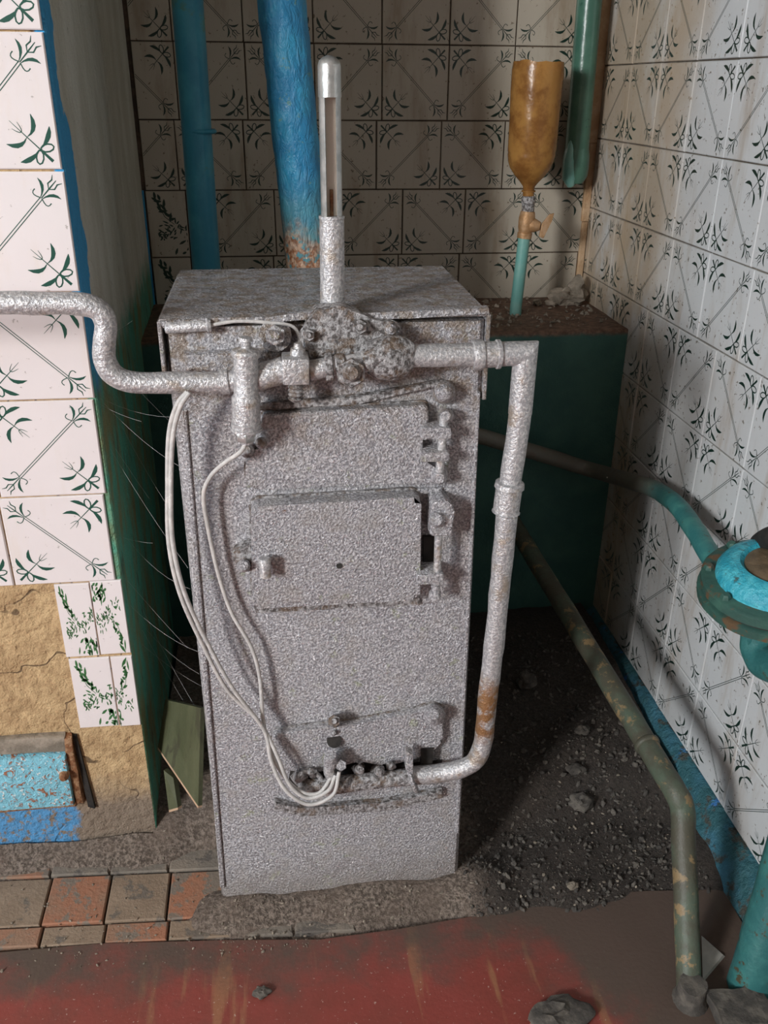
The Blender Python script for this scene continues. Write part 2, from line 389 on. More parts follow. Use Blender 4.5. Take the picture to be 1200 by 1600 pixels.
def print_palmette(bm, slash, mi):
    d = 1/math.sqrt(2)
    # frames: corner origin, t axis toward centre, s axis sideways
    def frame(cx, cy):
        tx, ty = (1 if cx == 0 else -1)*d, (1 if cy == 0 else -1)*d
        return lambda s, t: (cx+tx*t-ty*s, cy+ty*t+tx*s)
    tul = [(0, 0), (1, 1)] if slash else [(0, 1), (1, 0)]
    spr = [(0, 1), (1, 0)] if slash else [(0, 0), (1, 1)]
    for c in tul: motif_tulip(bm, frame(*c), mi)
    for c in spr: motif_sprig(bm, frame(*c), mi)
    fr = frame(*tul[0])
    for s in (-.011, .011): stroke(bm, [fr(s, .30), fr(s, math.sqrt(2)-.30)], [.0072, .0072], mi)
def print_vine(bm, flip, mi, turn=False):
    rnd = random.Random(5 if flip else 3)
    X = (lambda x: 1-x) if flip else (lambda x: x)
    YY = (lambda y: 1-y) if turn else (lambda y: y)
    def leaf(x, y, a, L, wd):
        p = Vector((x, y)); v = Vector((math.cos(a), math.sin(a)))*L
        pts = [p-v*.5, p-v*.15, p+v*.2, p+v*.5]; stroke(bm, [(X(q.x), YY(q.y)) for q in pts], [.01, wd, wd*.8, .006], mi)
    for k in range(13):                                     # climbing sprig at the upper corner
        t = k/12; leaf(.17+.15*t+rnd.uniform(-.07, .07), .94-.36*t, rnd.uniform(0, 3.1), .09+.06*rnd.random(), .045)
    stroke(bm, [(X(.2), YY(.75)), (X(.26), YY(.62)), (X(.40), YY(.50))], [.01, .012, .008], mi)
    for k in range(70):                                     # diagonal garland
        t = rnd.random(); leaf(.13+.87*t, .34+.26*t+rnd.gauss(0, .065), rnd.uniform(0, 3.1), .035+.06*rnd.random(), .024)
    for k in range(30):                                     # bunch of leaves at the lower corner
        leaf(.72+rnd.gauss(0, .15), .17+rnd.gauss(0, .065), rnd.uniform(0, 3.1), .06+.09*rnd.random(), .04)
_tiles = {}
def tile_mesh(rect, kind, mats):
    key = (tuple(round(r, 3) for r in rect), kind, mats)
    if key in _tiles: return _tiles[key]
    x0, x1, z0, z1 = rect; bm = NB()
    if kind in ('/', '\\'): print_palmette(bm, kind == '/', 1)
    else: print_vine(bm, kind in ('vr', 'vt'), 1, kind == 'vt')
    for co, no in (((x0+.002, 0, 0), (-1, 0, 0)), ((x1-.002, 0, 0), (1, 0, 0)), ((0, 0, z0+.002), (0, 0, -1)), ((0, 0, z1-.002), (0, 0, 1))):
        bmesh.ops.bisect_plane(bm, geom=bm.verts[:]+bm.edges[:]+bm.faces[:], plane_co=co, plane_no=no, clear_outer=True)
    for f in bm.faces:
        f.normal_update()
        if f.normal.y > 0: f.normal_flip()
    c = .0014; t = .0075
    o = [bm.verts.new(p) for p in ((x0, t, z0), (x1, t, z0), (x1, t, z1), (x0, t, z1))]
    a = [bm.verts.new(p) for p in ((x0, c, z0), (x1, c, z0), (x1, c, z1), (x0, c, z1))]
    b = [bm.verts.new(p) for p in ((x0+c, 0, z0+c), (x1-c, 0, z0+c), (x1-c, 0, z1-c), (x0+c, 0, z1-c))]
    bm.faces.new(b); bm.faces.new(o[::-1])
    for i in range(4):
        j = (i+1) % 4
        bm.faces.new((o[i], o[j], a[j], a[i])); bm.faces.new((a[i], a[j], b[j], b[i]))
    me = bpy.data.meshes.new('tile'); bm.to_mesh(me); bm.free()
    for k in mats: me.materials.append(M[k])
    _tiles[key] = me; return me
trng = random.Random(11)
def put_tile(parent, u0, u1, zb, zt, kind, mats, plane, lo=None, hi=None, name='tile'):
    # u = distance along the wall (left to right), cut to [lo, hi]
    gap = .0025; h = zt-zb-gap; wd = u1-u0-gap
    a, b = u0+gap/2, u1-gap/2
    ca = max(a, lo) if lo is not None else a; cb = min(b, hi) if hi is not None else b
    if cb-ca < .008: return
    k = (wd/TS, h/TS)
    rect = ((ca-a)/k[0], (cb-a)/k[0], 0, TS)
    o = link(name, tile_mesh(rect, kind, mats), None, parent)
    o.scale = (k[0], 1, k[1]); dy = trng.uniform(-.0009, .0009)
    if plane[0] == 'Y': o.location = (a, plane[1]+dy, zb+gap/2)
    else: o.location = (plane[1]+dy, -a, zb+gap/2); o.rotation_euler.z = -math.pi/2
    o.rotation_euler.y = trng.uniform(-.0035, .0035)
def flipk(k): return '\\' if k == '/' else '/'

YB, XR, YP = 2.21, .788, 1.25
PX = -.2525                      # right-hand edge of the tiled pier
# --- back wall
bm = NB(); box(bm, (-.9, YB+.0045, -.05), (1.0, YB+.12, 2.6))
wall_back = struct(obj('wall_back', bm, 'grout'), 'back wall of patterned tiles behind the boiler')
c = CAMZ
zrows = [c+.390, c+.2363, c+.0816, c-.074, c-.2237, c-.3746, c-.5265]
anchor = [(597, 30, '/'), (597, 30, '/'), (597, 130, '\\'), (588, 240, '/'), (628.5, 345, '\\'), (717, 410, '\\')]
for r, (u, v, kd) in enumerate(anchor):
    x0 = atY(u, v, YB).x
    if r == 0: x0 += .01; kd = '\\'
    for k in range(-8, 5):
        kind = kd if k % 2 == 0 else flipk(kd)
        lo, hi = -.272, .778
        if r >= 4: lo = atY(335, 345, YB).x-.06
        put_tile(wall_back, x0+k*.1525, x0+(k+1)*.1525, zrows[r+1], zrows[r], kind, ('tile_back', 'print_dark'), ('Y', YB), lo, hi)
xa = atY(231, 345, YB).x
for r in (4, 5):
    put_tile(wall_back, xa, xa+.150, zrows[r+1], zrows[r], 'vl', ('tile_back', 'print_dark'), ('Y', YB-.001), xa, atY(335, 345, YB).x-.063)
# painted strip left bare beside the vine tiles
bm = NB(); box(bm, (-.285, YB+.001, .78), (xa-.003, YB+.006, c-.2237)); struct(obj('trim_1', bm, 'blue'), 'narrow strip of bare wall painted blue left of the leafy tiles')
# --- right wall
bm = NB(); box(bm, (XR+.0045, -3.05, -.05), (XR+.12, YB+.12, 2.6))
wall_right = struct(obj('wall_right', bm, 'grout_r'), 'right hand wall of patterned tiles with soot, stains and a painted warm shade')
zr = [c+.352, c+.198, c+.044, c-.110, c-.2665, c-.422, c-.586, c-.738, c-.896, c-1.056, c-1.203]
for r in range(10):
    y0 = 1.557 if r < 4 else (1.545 if r == 4 else 1.463)
    for k in range(-5, 9):
        ya = y0 - k*.157                                    # right-hand side is nearer the camera
        kind = ('/' if (k+r) % 2 else '\\')
        if r <= 6: kind = flipk(kind)
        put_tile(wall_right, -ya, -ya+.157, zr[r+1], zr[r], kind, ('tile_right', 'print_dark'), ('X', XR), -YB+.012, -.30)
# plaster strip filling the corner
bm = NB(); a0 = .772
for (z0, z1, y0, dx) in ((c-.46, c-.30, YB-.010, .014), (c-.30, c-.12, YB-.012, .017), (c-.12, 2.2, YB-.014, .022)):
    box(bm, (XR-dx, y0, z0), (XR+.002, YB+.002, z1), .002)
lumpy(bm, .002, 30); struct(obj('trim_2', bm, 'tan'), 'rough brown plaster strip filling the corner of the tiled walls')
# --- pier on the left
bm = NB()
q = [(-3.05, YP+.0045), (PX-.002, YP+.0045), (PX, YP+.0065), (-.282, YB+.02), (-3.05, YB+.02)]
lo_ = [bm.verts.new((x, y, -.05)) for x, y in q]; hi_ = [bm.verts.new((x, y, 2.6)) for x, y in q]
for i in range(5): bm.faces.new((lo_[i], lo_[(i+1) % 5], hi_[(i+1) % 5], hi_[i]))
bm.faces.new(hi_); bm.faces.new(lo_[::-1])
wall_left = struct(obj('wall_left', bm, 'pier'), 'tiled pier with bare clay render below and a painted reveal')
zp = [c+.368, c+.2115, c+.055, c-.1015, c-.2554, c-.4065, c-.556, c-.706]
kinds = ['\\', '/', '/', '/', '\\', '/', '\\']
xe = [-.254, -.2545, -.2545, -.2535, -.254, -.257, -.261]
for r in range(7):
    for k in range(0, 9):
        kd = kinds[r] if k % 2 == 0 else flipk(kinds[r])
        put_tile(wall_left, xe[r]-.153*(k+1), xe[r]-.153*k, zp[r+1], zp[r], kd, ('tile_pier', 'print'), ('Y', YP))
def vt(x0, x1, z0, z1, kd, full=.072): put_tile(wall_left, x0 if kd == 'vl' else x1-full, x0+full if kd == 'vl' else x1, z0, z1, kd, ('tile_pier', 'print_leaf'), ('Y', YP), x0, x1)
vt(-.358, -.304, .4245, .5635, 'vl', .060); vt(-.302, -.253, .4255, .5655, 'vt', .056)
vt(-.356, -.2905, .279, .4225, 'vl', .090); vt(-.2885, -.253, .277, .422, 'vr', .062)
# --- masonry ledge behind the boiler
bm = NB(); box(bm, (-.281, 1.865, -.02), (XR+.003, YB+.005, .785), .006, 2)
bmesh.ops.subdivide_edges(bm, edges=bm.edges[:], cuts=6, use_grid_fill=True); lumpy(bm, .004, 9)
struct(obj('wall_ledge', bm, 'ledge', smooth=40), 'low masonry ledge painted dark green with a dusty brown top')
# --- floor, ceiling
bm = NB(); box(bm, (-2.95, -3.0, -.06), (XR+.05, 2.2, -.012))
floor = struct(obj('floor', bm, 'dirt'), 'dirty floor under the boiler')
bm = NB()
edge = [atZ(u, v, 0) for u, v in ((-260, 1500), (0, 1488), (160, 1474), (355, 1469), (500, 1468), (620, 1452), (760, 1428), (870, 1402), (1010, 1392), (1130, 1390))]
edge[0].x = -2.9; front = [bm.verts.new((p.x, -2.95, 0)) for p in edge]; back = [bm.verts.new((p.x, p.y, 0)) for p in edge]
mid = [bm.verts.new((p.x, .6, 0)) for p in edge]
for i in range(len(edge)-1):
    bm.faces.new((front[i], front[i+1], mid[i+1], mid[i])); bm.faces.new((mid[i], mid[i+1], back[i+1], back[i]))
ex = bmesh.ops.extrude_face_region(bm, geom=bm.faces[:])
for e in ex['geom']:
    if isinstance(e, bmesh.types.BMVert): e.co.z -= .011
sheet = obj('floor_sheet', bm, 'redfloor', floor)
bm = NB(); box(bm, (-3.05, -3.05, 2.6), (1.0, YB+.12, 2.68)); struct(obj('ceiling', bm, 'ceiling'))
bm = NB(); box(bm, (-3.05, -3.08, -.06), (1.0, -3.0, 2.6)); struct(obj('wall_front', bm, 'plaster'), 'plain wall behind the camera')
bm = NB()
for a_, b_ in (((-3.05, -3.0, -.06), (-2.95, -2.35, 2.6)), ((-3.05, -.65, -.06), (-2.95, YP+.2, 2.6)), ((-3.05, -2.35, -.06), (-2.95, -.65, 1.35)), ((-3.05, -2.35, 2.57), (-2.95, -.65, 2.6))): box(bm, a_, b_)
struct(obj('wall_side', bm, 'plaster'), 'plain wall with the window, outside the photograph')
win = thing('window_1', 'white window frame with three posts in the side wall', 'window', (-2.95, -1.5, 1.35)); del win['category']; struct(win)
for y_ in (-2.33, -1.50, -.67):
    bm = NB(); box(bm, (-3.0, y_-.02, 1.35), (-2.94, y_+.02, 2.57), .004); obj('frame_post', bm, 'white', win)
for z_ in (1.37, 2.55):
    bm = NB(); box(bm, (-3.0, -2.35, z_-.02), (-2.94, -.65, z_+.02), .004); obj('frame_rail', bm, 'white', win)
for y_ in (-2.31, -1.48):
    bm = NB(); box(bm, (-2.985, y_, 1.39), (-2.979, y_+.79, 2.53)); obj('pane', bm, 'glass', win)
settle(win)
# clay floor tiles
rows = [(1.0505, 1.089), (1.091, 1.191), (1.194, 1.262)]
colr = {0: ['brick', 'brick_brown', 'brick', 'brick_brown', 'brick_grey', 'brick_grey'], 1: ['brick_brown', 'brick', 'brick_brown', 'brick', 'brick_grey', 'brick_grey'], 2: ['brick', 'brick_grey', 'brick_grey', 'brick_grey', 'brick_grey', 'brick_grey']}
for r, (ya, yb) in enumerate(rows):
    for k in range(-2, 6):
        xa_ = -.534+k*.1035+(r-1)*(-.006); kk = max(k, 0)
        if k == -2 and r == 2: continue
        bm = NB(); sl = -.06
        pts = [(xa_+.002, ya), (xa_+.1015, ya), (xa_+.1015, yb-.002), (xa_+.002, yb-.002)]
        vs = [bm.verts.new((x, y+sl*(x+.33), 0)) for x, y in pts]; vb = [bm.verts.new((x, y+sl*(x+.33), -.013)) for x, y in pts]
        top = bm.faces.new(vs); bm.faces.new(vb[::-1])
        for i in range(4): bm.faces.new((vs[i], vs[(i+1) % 4], vb[(i+1) % 4], vb[i]))
        bmesh.ops.bevel(bm, geom=list(top.edges), offset=.002, segments=1, affect='EDGES')
        o = obj('floor_tile', bm, colr[r][kk], floor); o.location.z = trng.uniform(-.0015, .001)
# painted skirting along the right wall
bm = NB(); n = 26
secs = []
for i in range(n+1):
    y = .55+(1.90-.55)*i/n; j = mnoise.noise(Vector((y*9, 0, 2)))*.012; j2 = mnoise.noise(Vector((y*14, 5, 2)))*.010
    secs.append([bm.verts.new(p) for p in ((XR+.003, y, .066+j2), (XR-.010, y, .062+j2), (XR-.030+j*.5, y, .030), (XR-.052+j, y, -.013), (XR+.003, y, -.013))])
for i in range(n):
    for k in range(5): bm.faces.new((secs[i][k], secs[i][(k+1) % 5], secs[i+1][(k+1) % 5], secs[i+1][k]))
bm.faces.new(secs[0]); bm.faces.new(secs[-1][::-1])
struct(obj('baseboard_right', bm, 'base', smooth=50), 'rough plaster skirting in flaking blue paint')

# ------------------------------------------------------------------ loose dirt
def ground(x, y):
    nz = mnoise.noise(Vector((x*7, y*7, 1)))*.014+mnoise.noise(Vector((x*24, y*24, 4)))*.006
    h = -.020
    sm = lambda v, a, b: max(0, min(1, (v-a)/(b-a)))**2*(3-2*max(0, min(1, (v-a)/(b-a))))
    left = sm(-x, .05, .22)
    h += .075*sm(y, 1.19-.02*left, 1.30)*(1-sm(x, -.05, .3)*.5)                   # heap toward the pier foot
    h += .040*math.exp(-((y-1.09)/.055)**2)*(1-sm(abs(x-.08), .17, .34))          # dust along the boiler foot
    h += .028*sm(x, .22, .34)*sm(y, .985, 1.06)
    h += .030*sm(x, .25, .5)*sm(y, 1.25, 1.7)
    if x < -.19 and y < 1.19: h -= .012
    return h+nz
BX0_, BX1_, YF_ = -.127, .270, 1.10
bm = NB(); NX, NY = 150, 100; G = []
for j in range(NY+1):
    y = .955+(1.90-.955)*j/NY
    G.append([bm.verts.new((-.72+(XR-.035+.72)*i/NX, y, ground(-.72+(XR-.035+.72)*i/NX, y))) for i in range(NX+1)])
for j in range(NY):
    for i in range(NX):
        cx_, cy_ = (G[j][i].co+G[j+1][i+1].co).xy/2
        if cx_ < PX-.004 and cy_ > YP: continue                                   # inside the pier
        if BX0_+.02 < cx_ < BX1_-.02 and YF_+.02 < cy_ < 1.39: continue           # under the boiler
        bm.faces.new((G[j][i], G[j][i+1], G[j+1][i+1], G[j+1][i]))
for f in bm.faces: f.normal_update()
bmesh.ops.delete(bm, geom=[v for v in bm.verts if not v.link_faces], context='VERTS')
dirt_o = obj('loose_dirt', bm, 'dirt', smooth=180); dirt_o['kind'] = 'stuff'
tag(dirt_o, 'dark dusty dirt heaped on the floor around the boiler foot', 'dirt')
_t = NB(); bmesh.ops.create_icosphere(_t, subdivisions=1, radius=1); _t.verts.ensure_lookup_table()
ICO_V = [v.co.copy() for v in _t.verts]; ICO_F = [tuple(v.index for v in f.verts) for f in _t.faces]; _t.free()
class Pebbles:
    def __init__(s): s.v = []; s.f = []
    def add(s, p, r, rng):
        m = Matrix.Translation(p) @ Matrix.Rotation(rng.uniform(0, 6), 4, Vector((rng.random()-.5, rng.random()-.5, rng.random()-.4)).normalized()) @ Matrix.Diagonal((r*rng.uniform(.8, 1.7), r*rng.uniform(.6, 1.1), r*rng.uniform(.4, .8), 1))
        n = len(s.v); s.v += [m @ (c_*rng.uniform(.75, 1.2)) for c_ in ICO_V]; s.f += [tuple(n+i for i in f) for f in ICO_F]
    def build(s, name, mt):
        me = bpy.data.meshes.new(name); me.from_pydata(s.v, [], s.f); return link(name, me, mt)
rng = random.Random(4)
for (mt, cnt, lab) in (('stone_dark', 5200, 'fine dark rubble strewn over the floor right of the boiler'), ('stone', 1100, 'pale grit scattered over the dirt and floor tiles')):
    bm = Pebbles()
    for k in range(cnt):
        if mt == 'stone_dark': x, y = rng.uniform(.29, .72), 1.0+.75*rng.random()**1.2
        else:
            x, y = rng.uniform(-.55, .70), 1.0+.42*rng.random()**1.3
            if -.13 < x < .28 and y > 1.095: y = rng.uniform(1.0, 1.09)
        if x < PX+.02 and y > YP: continue
        z = max(ground(x, y), 0 if (y < 1.19 and x < .05) or y < .99 else -.1)
        r = (.0011+.0050*rng.random()**5) if mt == 'stone_dark' else (.0008+.0022*rng.random()**3)
        bm.add(Vector((x, y, z+r*.3)), r, rng)
    o = bm.build('rubble' if mt == 'stone_dark' else 'grit', mt); o['kind'] = 'stuff'; tag(o, lab, 'rubble')
def stone(p, r, sq, mt, label, seed, group='stones lying loose', rz=0):
    bm = NB(); bmesh.ops.create_icosphere(bm, subdivisions=3, radius=r, matrix=Matrix.Rotation(rz, 4, 'Z') @ Matrix.Diagonal((*sq, 1)))
    for v in bm.verts:
        nrm = v.co.normalized(); v.co += nrm*r*.45*mnoise.noise(nrm*1.7+Vector((seed, 0, 0))) + nrm*r*.12*mnoise.noise(nrm*5+Vector((seed, 9, 0)))
    zmin = min(v.co.z for v in bm.verts)
    o = obj('stone', bm, mt, smooth=35); o.location = Vector(p)-Vector((0, 0, zmin+.15*r)); tag(o, label, 'stone', group); return o
def gz(u, v, z=.0): return atZ(u, v, z)
for (u, v, r, sq, lab, sd) in ((905, 1272, .024, (1.2, .7, .5), 'largest flat grey stone lying on the rubble right of the boiler', 3),
                               (905, 1180, .013, (1.2, .9, .6), 'rounded stone on the far rubble beside the floor pipe', 5),
                               (972, 1163, .016, (1.1, .9, .7), 'pale lump on the rubble touching the bent floor pipe', 6),
                               (895, 1235, .014, (1.3, .9, .6), 'broken stone just behind the largest flat grey stone', 8),
                               (820, 1110, .022, (1.0, .8, .9), 'dark oval stone in the shadow behind the right of the boiler', 9),
                               (893, 1395, .009, (1.2, .9, .5), 'small pale pebble on the edge of the red floor', 12)):
    p = gz(u, v, 0); p.z = max(ground(p.x, p.y), 0 if p.y < 1.0 else -1); stone(p, r, sq, 'stone_dark' if sd != 12 else 'stone', lab, sd)
for (u, v, r, sq, lab, sd, rz) in ((858, 450, .040, (1.4, .6, .5), 'long broken lump of brown rubble on the ledge behind the bottle pipe', 21, .2),
                                   (926, 464, .027, (.75, .8, 1.25), 'upright pale stone at the end of the ledge by the right wall', 22, 0),
                                   (862, 468, .017, (1.3, .9, .5), 'flat pale chip on the ledge in front of the long brown lump', 23, .5),
                                   (893, 470, .012, (1.2, .9, .6), 'small chip on the ledge between the flat chip and the upright stone', 24, 0),
                                   (838, 470, .011, (1.2, .9, .6), 'small brown crumb on the ledge nearest the teal pipe', 25, 1)):
    p = atZ(u, v+6, .785); p.x = min(p.x, .748); p.y = min(p.y, 2.12); stone(p, r, sq, 'stone', lab, sd, 'stones on the ledge', rz)
bm = Pebbles(); rng = random.Random(9)
for k in range(260):
    p = Vector((rng.uniform(.42, .77), rng.uniform(1.90, 2.19), .787)); bm.add(p, .0015+.006*rng.random()**3, rng)
o = bm.build('ledge_grit', 'stone'); o['kind'] = 'stuff'; tag(o, 'crumbled mortar grit lying on the dusty ledge top', 'rubble')

# ------------------------------------------------------------------ boiler
YF = 1.10
def F(u, v, y=YF): p = atY(u, v, y); return (p.x, p.z)
boiler = thing('gas_boiler', 'rusty silver painted sheet metal gas boiler in the tiled niche', 'boiler', (.07, 1.26, 0))
def part(name, bm, m='silver', parent=None, smooth=35): return obj(name, bm, m, parent or boiler, smooth)
BX0, BX1, YK = -.1305, .2715, 1.41
# body: folded sheet shell with a rounded front left fold
bm = NB()
sec = [(BX0+.012, YF), (BX1-.006, YF), (BX1, YF+.006), (BX1, YK), (BX0, YK), (BX0, YF+.016), (BX0+.004, YF+.005)]
zl = [-.03, .02, .06, .12, .25, .4, .6, .8, .93, 1.0]
L = []
for z in zl:
    ring = []
    for x, y in sec:
        wob = .004*mnoise.noise(Vector((x*4, y*4, z*5))); ring.append(bm.verts.new((x+wob*.5+(.009*(1-z) if x > .1 else 0), y+wob*.5, z)))
    L.append(ring)
for i in range(len(zl)-1):
    for k in range(7): bm.faces.new((L[i][k], L[i][(k+1) % 7], L[i+1][(k+1) % 7], L[i+1][k]))
bm.faces.new(L[0][::-1]); bm.faces.new(L[-1]); part('body', bm)
# lid with rolled front lip and hanging side skirts
bm = NB()
box(bm, (-.136, YF-.004, 1.006), (.276, 1.42, 1.011), .0015)
o = part('lid', bm)
for (xa_, xb_, zb_, lab) in ((-.138, -.133, .925, 0), (.273, .278, .895, 1)):
    bm = NB(); plate(bm, [(xa_, 1.008), (xb_, 1.008), (xb_, zb_), (xa_, zb_)], YF-.004, 1.40, .001, 1); part('lid_skirt', bm, 'silver', o)
for pts in ([(248, 503), (330, 496), (420, 494), (478, 489), (492, 482), (478, 500), (420, 503), (330, 505), (255, 513)], [(533, 481), (560, 491), (640, 486), (764, 481), (764, 490), (640, 497), (575, 499), (548, 496)]):
    bm = NB(); plate(bm, [F(u, v, YF-.01) for u, v in pts], YF-.012, YF+.004, .002, 2); lumpy(bm, .0015, 60); part('lid_lip', bm, 'silver', o)
# rod and capillary under the lid
bm = NB(); prof(bm, atY(258, 513, YF-.012), atY(330, 508, YF-.012), [(0, .006), (.05, .007), (.9, .007), (.93, .009), (1, .008)], 12); rodp = part('sensor_rod', bm, 'pipe')
bm = NB(); tube(bm, smoothpath([atY(u, v, YF-.014) for u, v in ((330, 508), (370, 502), (420, 504), (455, 509), (466, 522), (468, 540))]), .0022, 8); part('capillary', bm, 'wire', rodp)
# side seam strips
for us, vs_ in (((262, 272), (618, 690)),):
    pass
bm = NB(); plate(bm, [F(745, 612), F(750, 612), F(716, 1300), F(711, 1300)], YF-.004, YF+.004, .001, 1); part('seam_strip', bm)
bm = NB(); plate(bm, [F(284, 640), F(292, 640), F(352, 1385), F(344, 1385)], YF-.004, YF+.004, .0015, 1); part('seam_strip', bm)
# upper access door
bm = NB()
pts = rounded([F(410, 641), F(665, 626), F(668, 655), F(652, 660), F(650, 715), F(690, 722), F(690, 750), F(600, 748), F(400, 757), F(384, 745), F(384, 712), F(402, 700)], .006, 3)
plate(bm, pts, YF-.018, YF-.003, .005, 3); up = part('upper_door', bm)
bm = NB(); plate(bm, grown(pts, .0022), YF-.0032, YF+.001); lumpy(bm, .0008, 90); part('edge_shade', bm, 'sooty', up)  # dark plate round the door paints the shade along its edge
for dr_, us_ in ((up, ((386, 748), (400, 758), (600, 749), (688, 752), (688, 756), (600, 755), (400, 764), (384, 756))),):
    bm = NB(); plate(bm, [F(u, v, YF-.003) for u, v in us_], YF-.003, YF+.001); lumpy(bm, .0012, 90); part('under_shade', bm, 'sooty', dr_)  # dark strip painted in for the contact shadow under the door
# hinge lugs
def lug(parent, u0, u1, v0, v1, y0=YF-.034, nm='hinge_lug'):
    bm = NB(); plate(bm, rounded([F(u0, v1, YF-.02), F(u1, v1, YF-.02), F(u1, v0, YF-.02), F(u0, v0, YF-.02)], .004, 3), y0, YF, .003, 2); lumpy(bm, .0012, 70); return part(nm, bm, 'silver', parent)
lug(up, 655, 702, 663, 681); lug(up, 655, 700, 701, 716)
bm = NB(); tube(bm, [atY(694, 648, YF-.022), atY(690, 700, YF-.022), atY(686, 744, YF-.022)], .006, 12); part('hinge_pin', bm, 'pipe', up)
bm = NB(); prof(bm, atY(686, 748, YF-.03), atY(686, 736, YF), [(0, .007), (.3, .012), (1, .012)], 14); part('hinge_boss', bm, 'silver', up)
bm = NB(); prof(bm, atY(694, 612, YF-.030), atY(694, 612, YF), [(0, .004), (.15, .010), (.5, .014), (1, .017)], 16); part('boss', bm, 'silver')
bm = NB(); prof(bm, atY(697, 650, YF-.028), atY(697, 650, YF), [(0, .006), (.3, .010), (1, .011)], 12); part('hinge_boss', bm, 'silver', up)
for (u, v, r) in ((386, 704, .010), (408, 692, .008)):
    bm = NB(); prof(bm, atY(u, v, YF-.032), atY(u, v, YF-.008), [(0, r*.5), (.2, r*.9), (1, r)], 14); part('bolt', bm, 'sooty', up)
# drip ridge between doors
bm = NB(); plate(bm, [F(400, 778), F(600, 764), F(690, 760), F(690, 768), F(600, 774), F(400, 788)], YF-.005, YF+.002, .002, 2); part('ridge', bm)
# fire door
bm = NB()
pts = rounded([F(392, 792, YF-.03), F(658, 776, YF-.03), F(656, 937, YF-.03), F(394, 951, YF-.03)], .010, 4)
plate(bm, pts, YF-.031, YF-.005, .0085, 3); fd = part('fire_door', bm)
bm = NB(); plate(bm, grown(pts, .0026), YF-.0055, YF+.001); lumpy(bm, .0008, 90); part('edge_shade', bm, 'sooty', fd)  # painted edge shade: dark outline plate behind the fire door
bm = NB(); plate(bm, [F(u, v, YF-.003) for u, v in ((396, 945), (560, 942), (656, 934), (656, 945), (560, 950), (400, 958))], YF-.003, YF+.001); lumpy(bm, .0012, 90); part('under_shade', bm, 'sooty', fd)  # contact shadow below the fire door, painted as a dark strip
bm = NB(); plate(bm, [F(660, 836, YF), F(679, 836, YF), F(677, 893, YF), F(660, 893, YF)], YF-.006, YF+.001); part('slot', bm, 'black', fd)
bm = NB(); plate(bm, rounded([F(664, 820), F(700, 820), F(702, 776), F(688, 762), F(668, 770)], .006, 3), YF-.036, YF, .004, 3); lumpy(bm, .0012, 70); part('hinge_lug', bm, 'silver', fd)
bm = NB(); prof(bm, atY(682, 812, YF-.046), atY(682, 812, YF-.03), [(0, .008), (.3, .0105), (1, .011)], 14); part('bolt', bm, 'silver', fd)
bm = NB(); tube(bm, [atY(685, 836, YF-.032), atY(684, 870, YF-.032), atY(681, 930, YF-.032)], .0055, 12); part('hinge_pin', bm, 'pipe', fd)
bm = NB(); plate(bm, rounded([F(648, 908, YF-.03), F(690, 906, YF-.03), F(692, 890, YF-.03), F(650, 892, YF-.03)], .004, 3), YF-.042, YF, .003, 2); part('hinge_lug', bm, 'silver', fd)
bm = NB(); prof(bm, atY(681, 912, YF-.032), atY(679, 936, YF-.032), [(0, .007), (.4, .006), (.6, .009), (.9, .009), (1, .004)], 12); part('pin_knob', bm, 'silver', fd)
# latch
bm = NB(); plate(bm, rounded([F(362, 874, YF-.02), F(378, 894, YF-.02), F(408, 888, YF-.02), F(408, 846, YF-.02), F(390, 850, YF-.02), F(364, 862, YF-.02)], .004, 3), YF-.022, YF+.001, .003, 2); la = part('latch_bracket', bm, 'sooty', fd)
bm = NB(); prof(bm, atY(381, 884, YF-.042), atY(381, 884, YF-.018), [(0, .006), (.35, .009), (1, .0095)], 14); part('latch_bolt', bm, 'silver', fd)
bm = NB(); prof(bm, atY(413, 872, YF-.048), atY(415, 900, YF-.048), [(0, .007), (.1, .0085), (.8, .0075), (1, .0085)], 14)
prof(bm, atY(413, 878, YF-.048), atY(413, 878, YF-.02), [(0, .006), (1, .006)], 10); part('latch_lever', bm, 'pipe', fd)
bm = NB(); prof(bm, atY(530, 884, YF-.0325), atY(530, 884, YF-.028), [(0, .0042), (1, .0042)], 14); part('peephole', bm, 'black', fd)
# lower burner door and recess
bm = NB()
pts = rounded([F(425, 1140), F(470, 1132), F(560, 1122), F(650, 1104), F(678, 1096), F(692, 1106), F(690, 1148), F(672, 1168), F(642, 1178), F(600, 1188), F(560, 1180), F(500, 1196), F(436, 1196), F(424, 1180)], .006, 2)
plate(bm, pts, YF-.014, YF-.002, .005, 3); lumpy(bm, .001, 60); bd = part('burner_door', bm)
bm = NB(); plate(bm, grown(pts, .0020), YF-.0028, YF+.001); lumpy(bm, .0008, 90); part('edge_shade', bm, 'sooty', bd)  # painted edge shade: dark outline plate behind the burner door
bm = NB(); prof(bm, atY(678, 1116, YF-.034), atY(678, 1116, YF-.006), [(0, .007), (.3, .014), (1, .018)], 14); lumpy(bm, .0015, 70); part('hinge_boss', bm, 'silver', bd)
bm = NB(); plate(bm, [F(655, 1160), F(675, 1158), F(672, 1190), F(655, 1192)], YF-.0158, YF-.008); part('slot', bm, 'black', bd)
bm = NB(); nut(bm, atY(522, 1127, YF-.030), atY(522, 1127, YF-.008), .010); prof(bm, atY(522, 1127, YF-.036), atY(522, 1127, YF-.028), [(0, .004), (1, .0055)], 10); part('bolt', bm, 'sooty', bd)
bm = NB(); prof(bm, atY(522, 1157, YF-.0175), atY(522, 1157, YF-.010), [(0, .0115), (.99, .0115), (1, .0115)], 18); part('ignition_hole', bm, 'black', bd)
bm = NB(); prof(bm, atY(522, 1145, YF-.022), atY(522, 1145, YF-.010), [(0, .003), (1, .005)], 10); part('bolt', bm, 'sooty', bd)
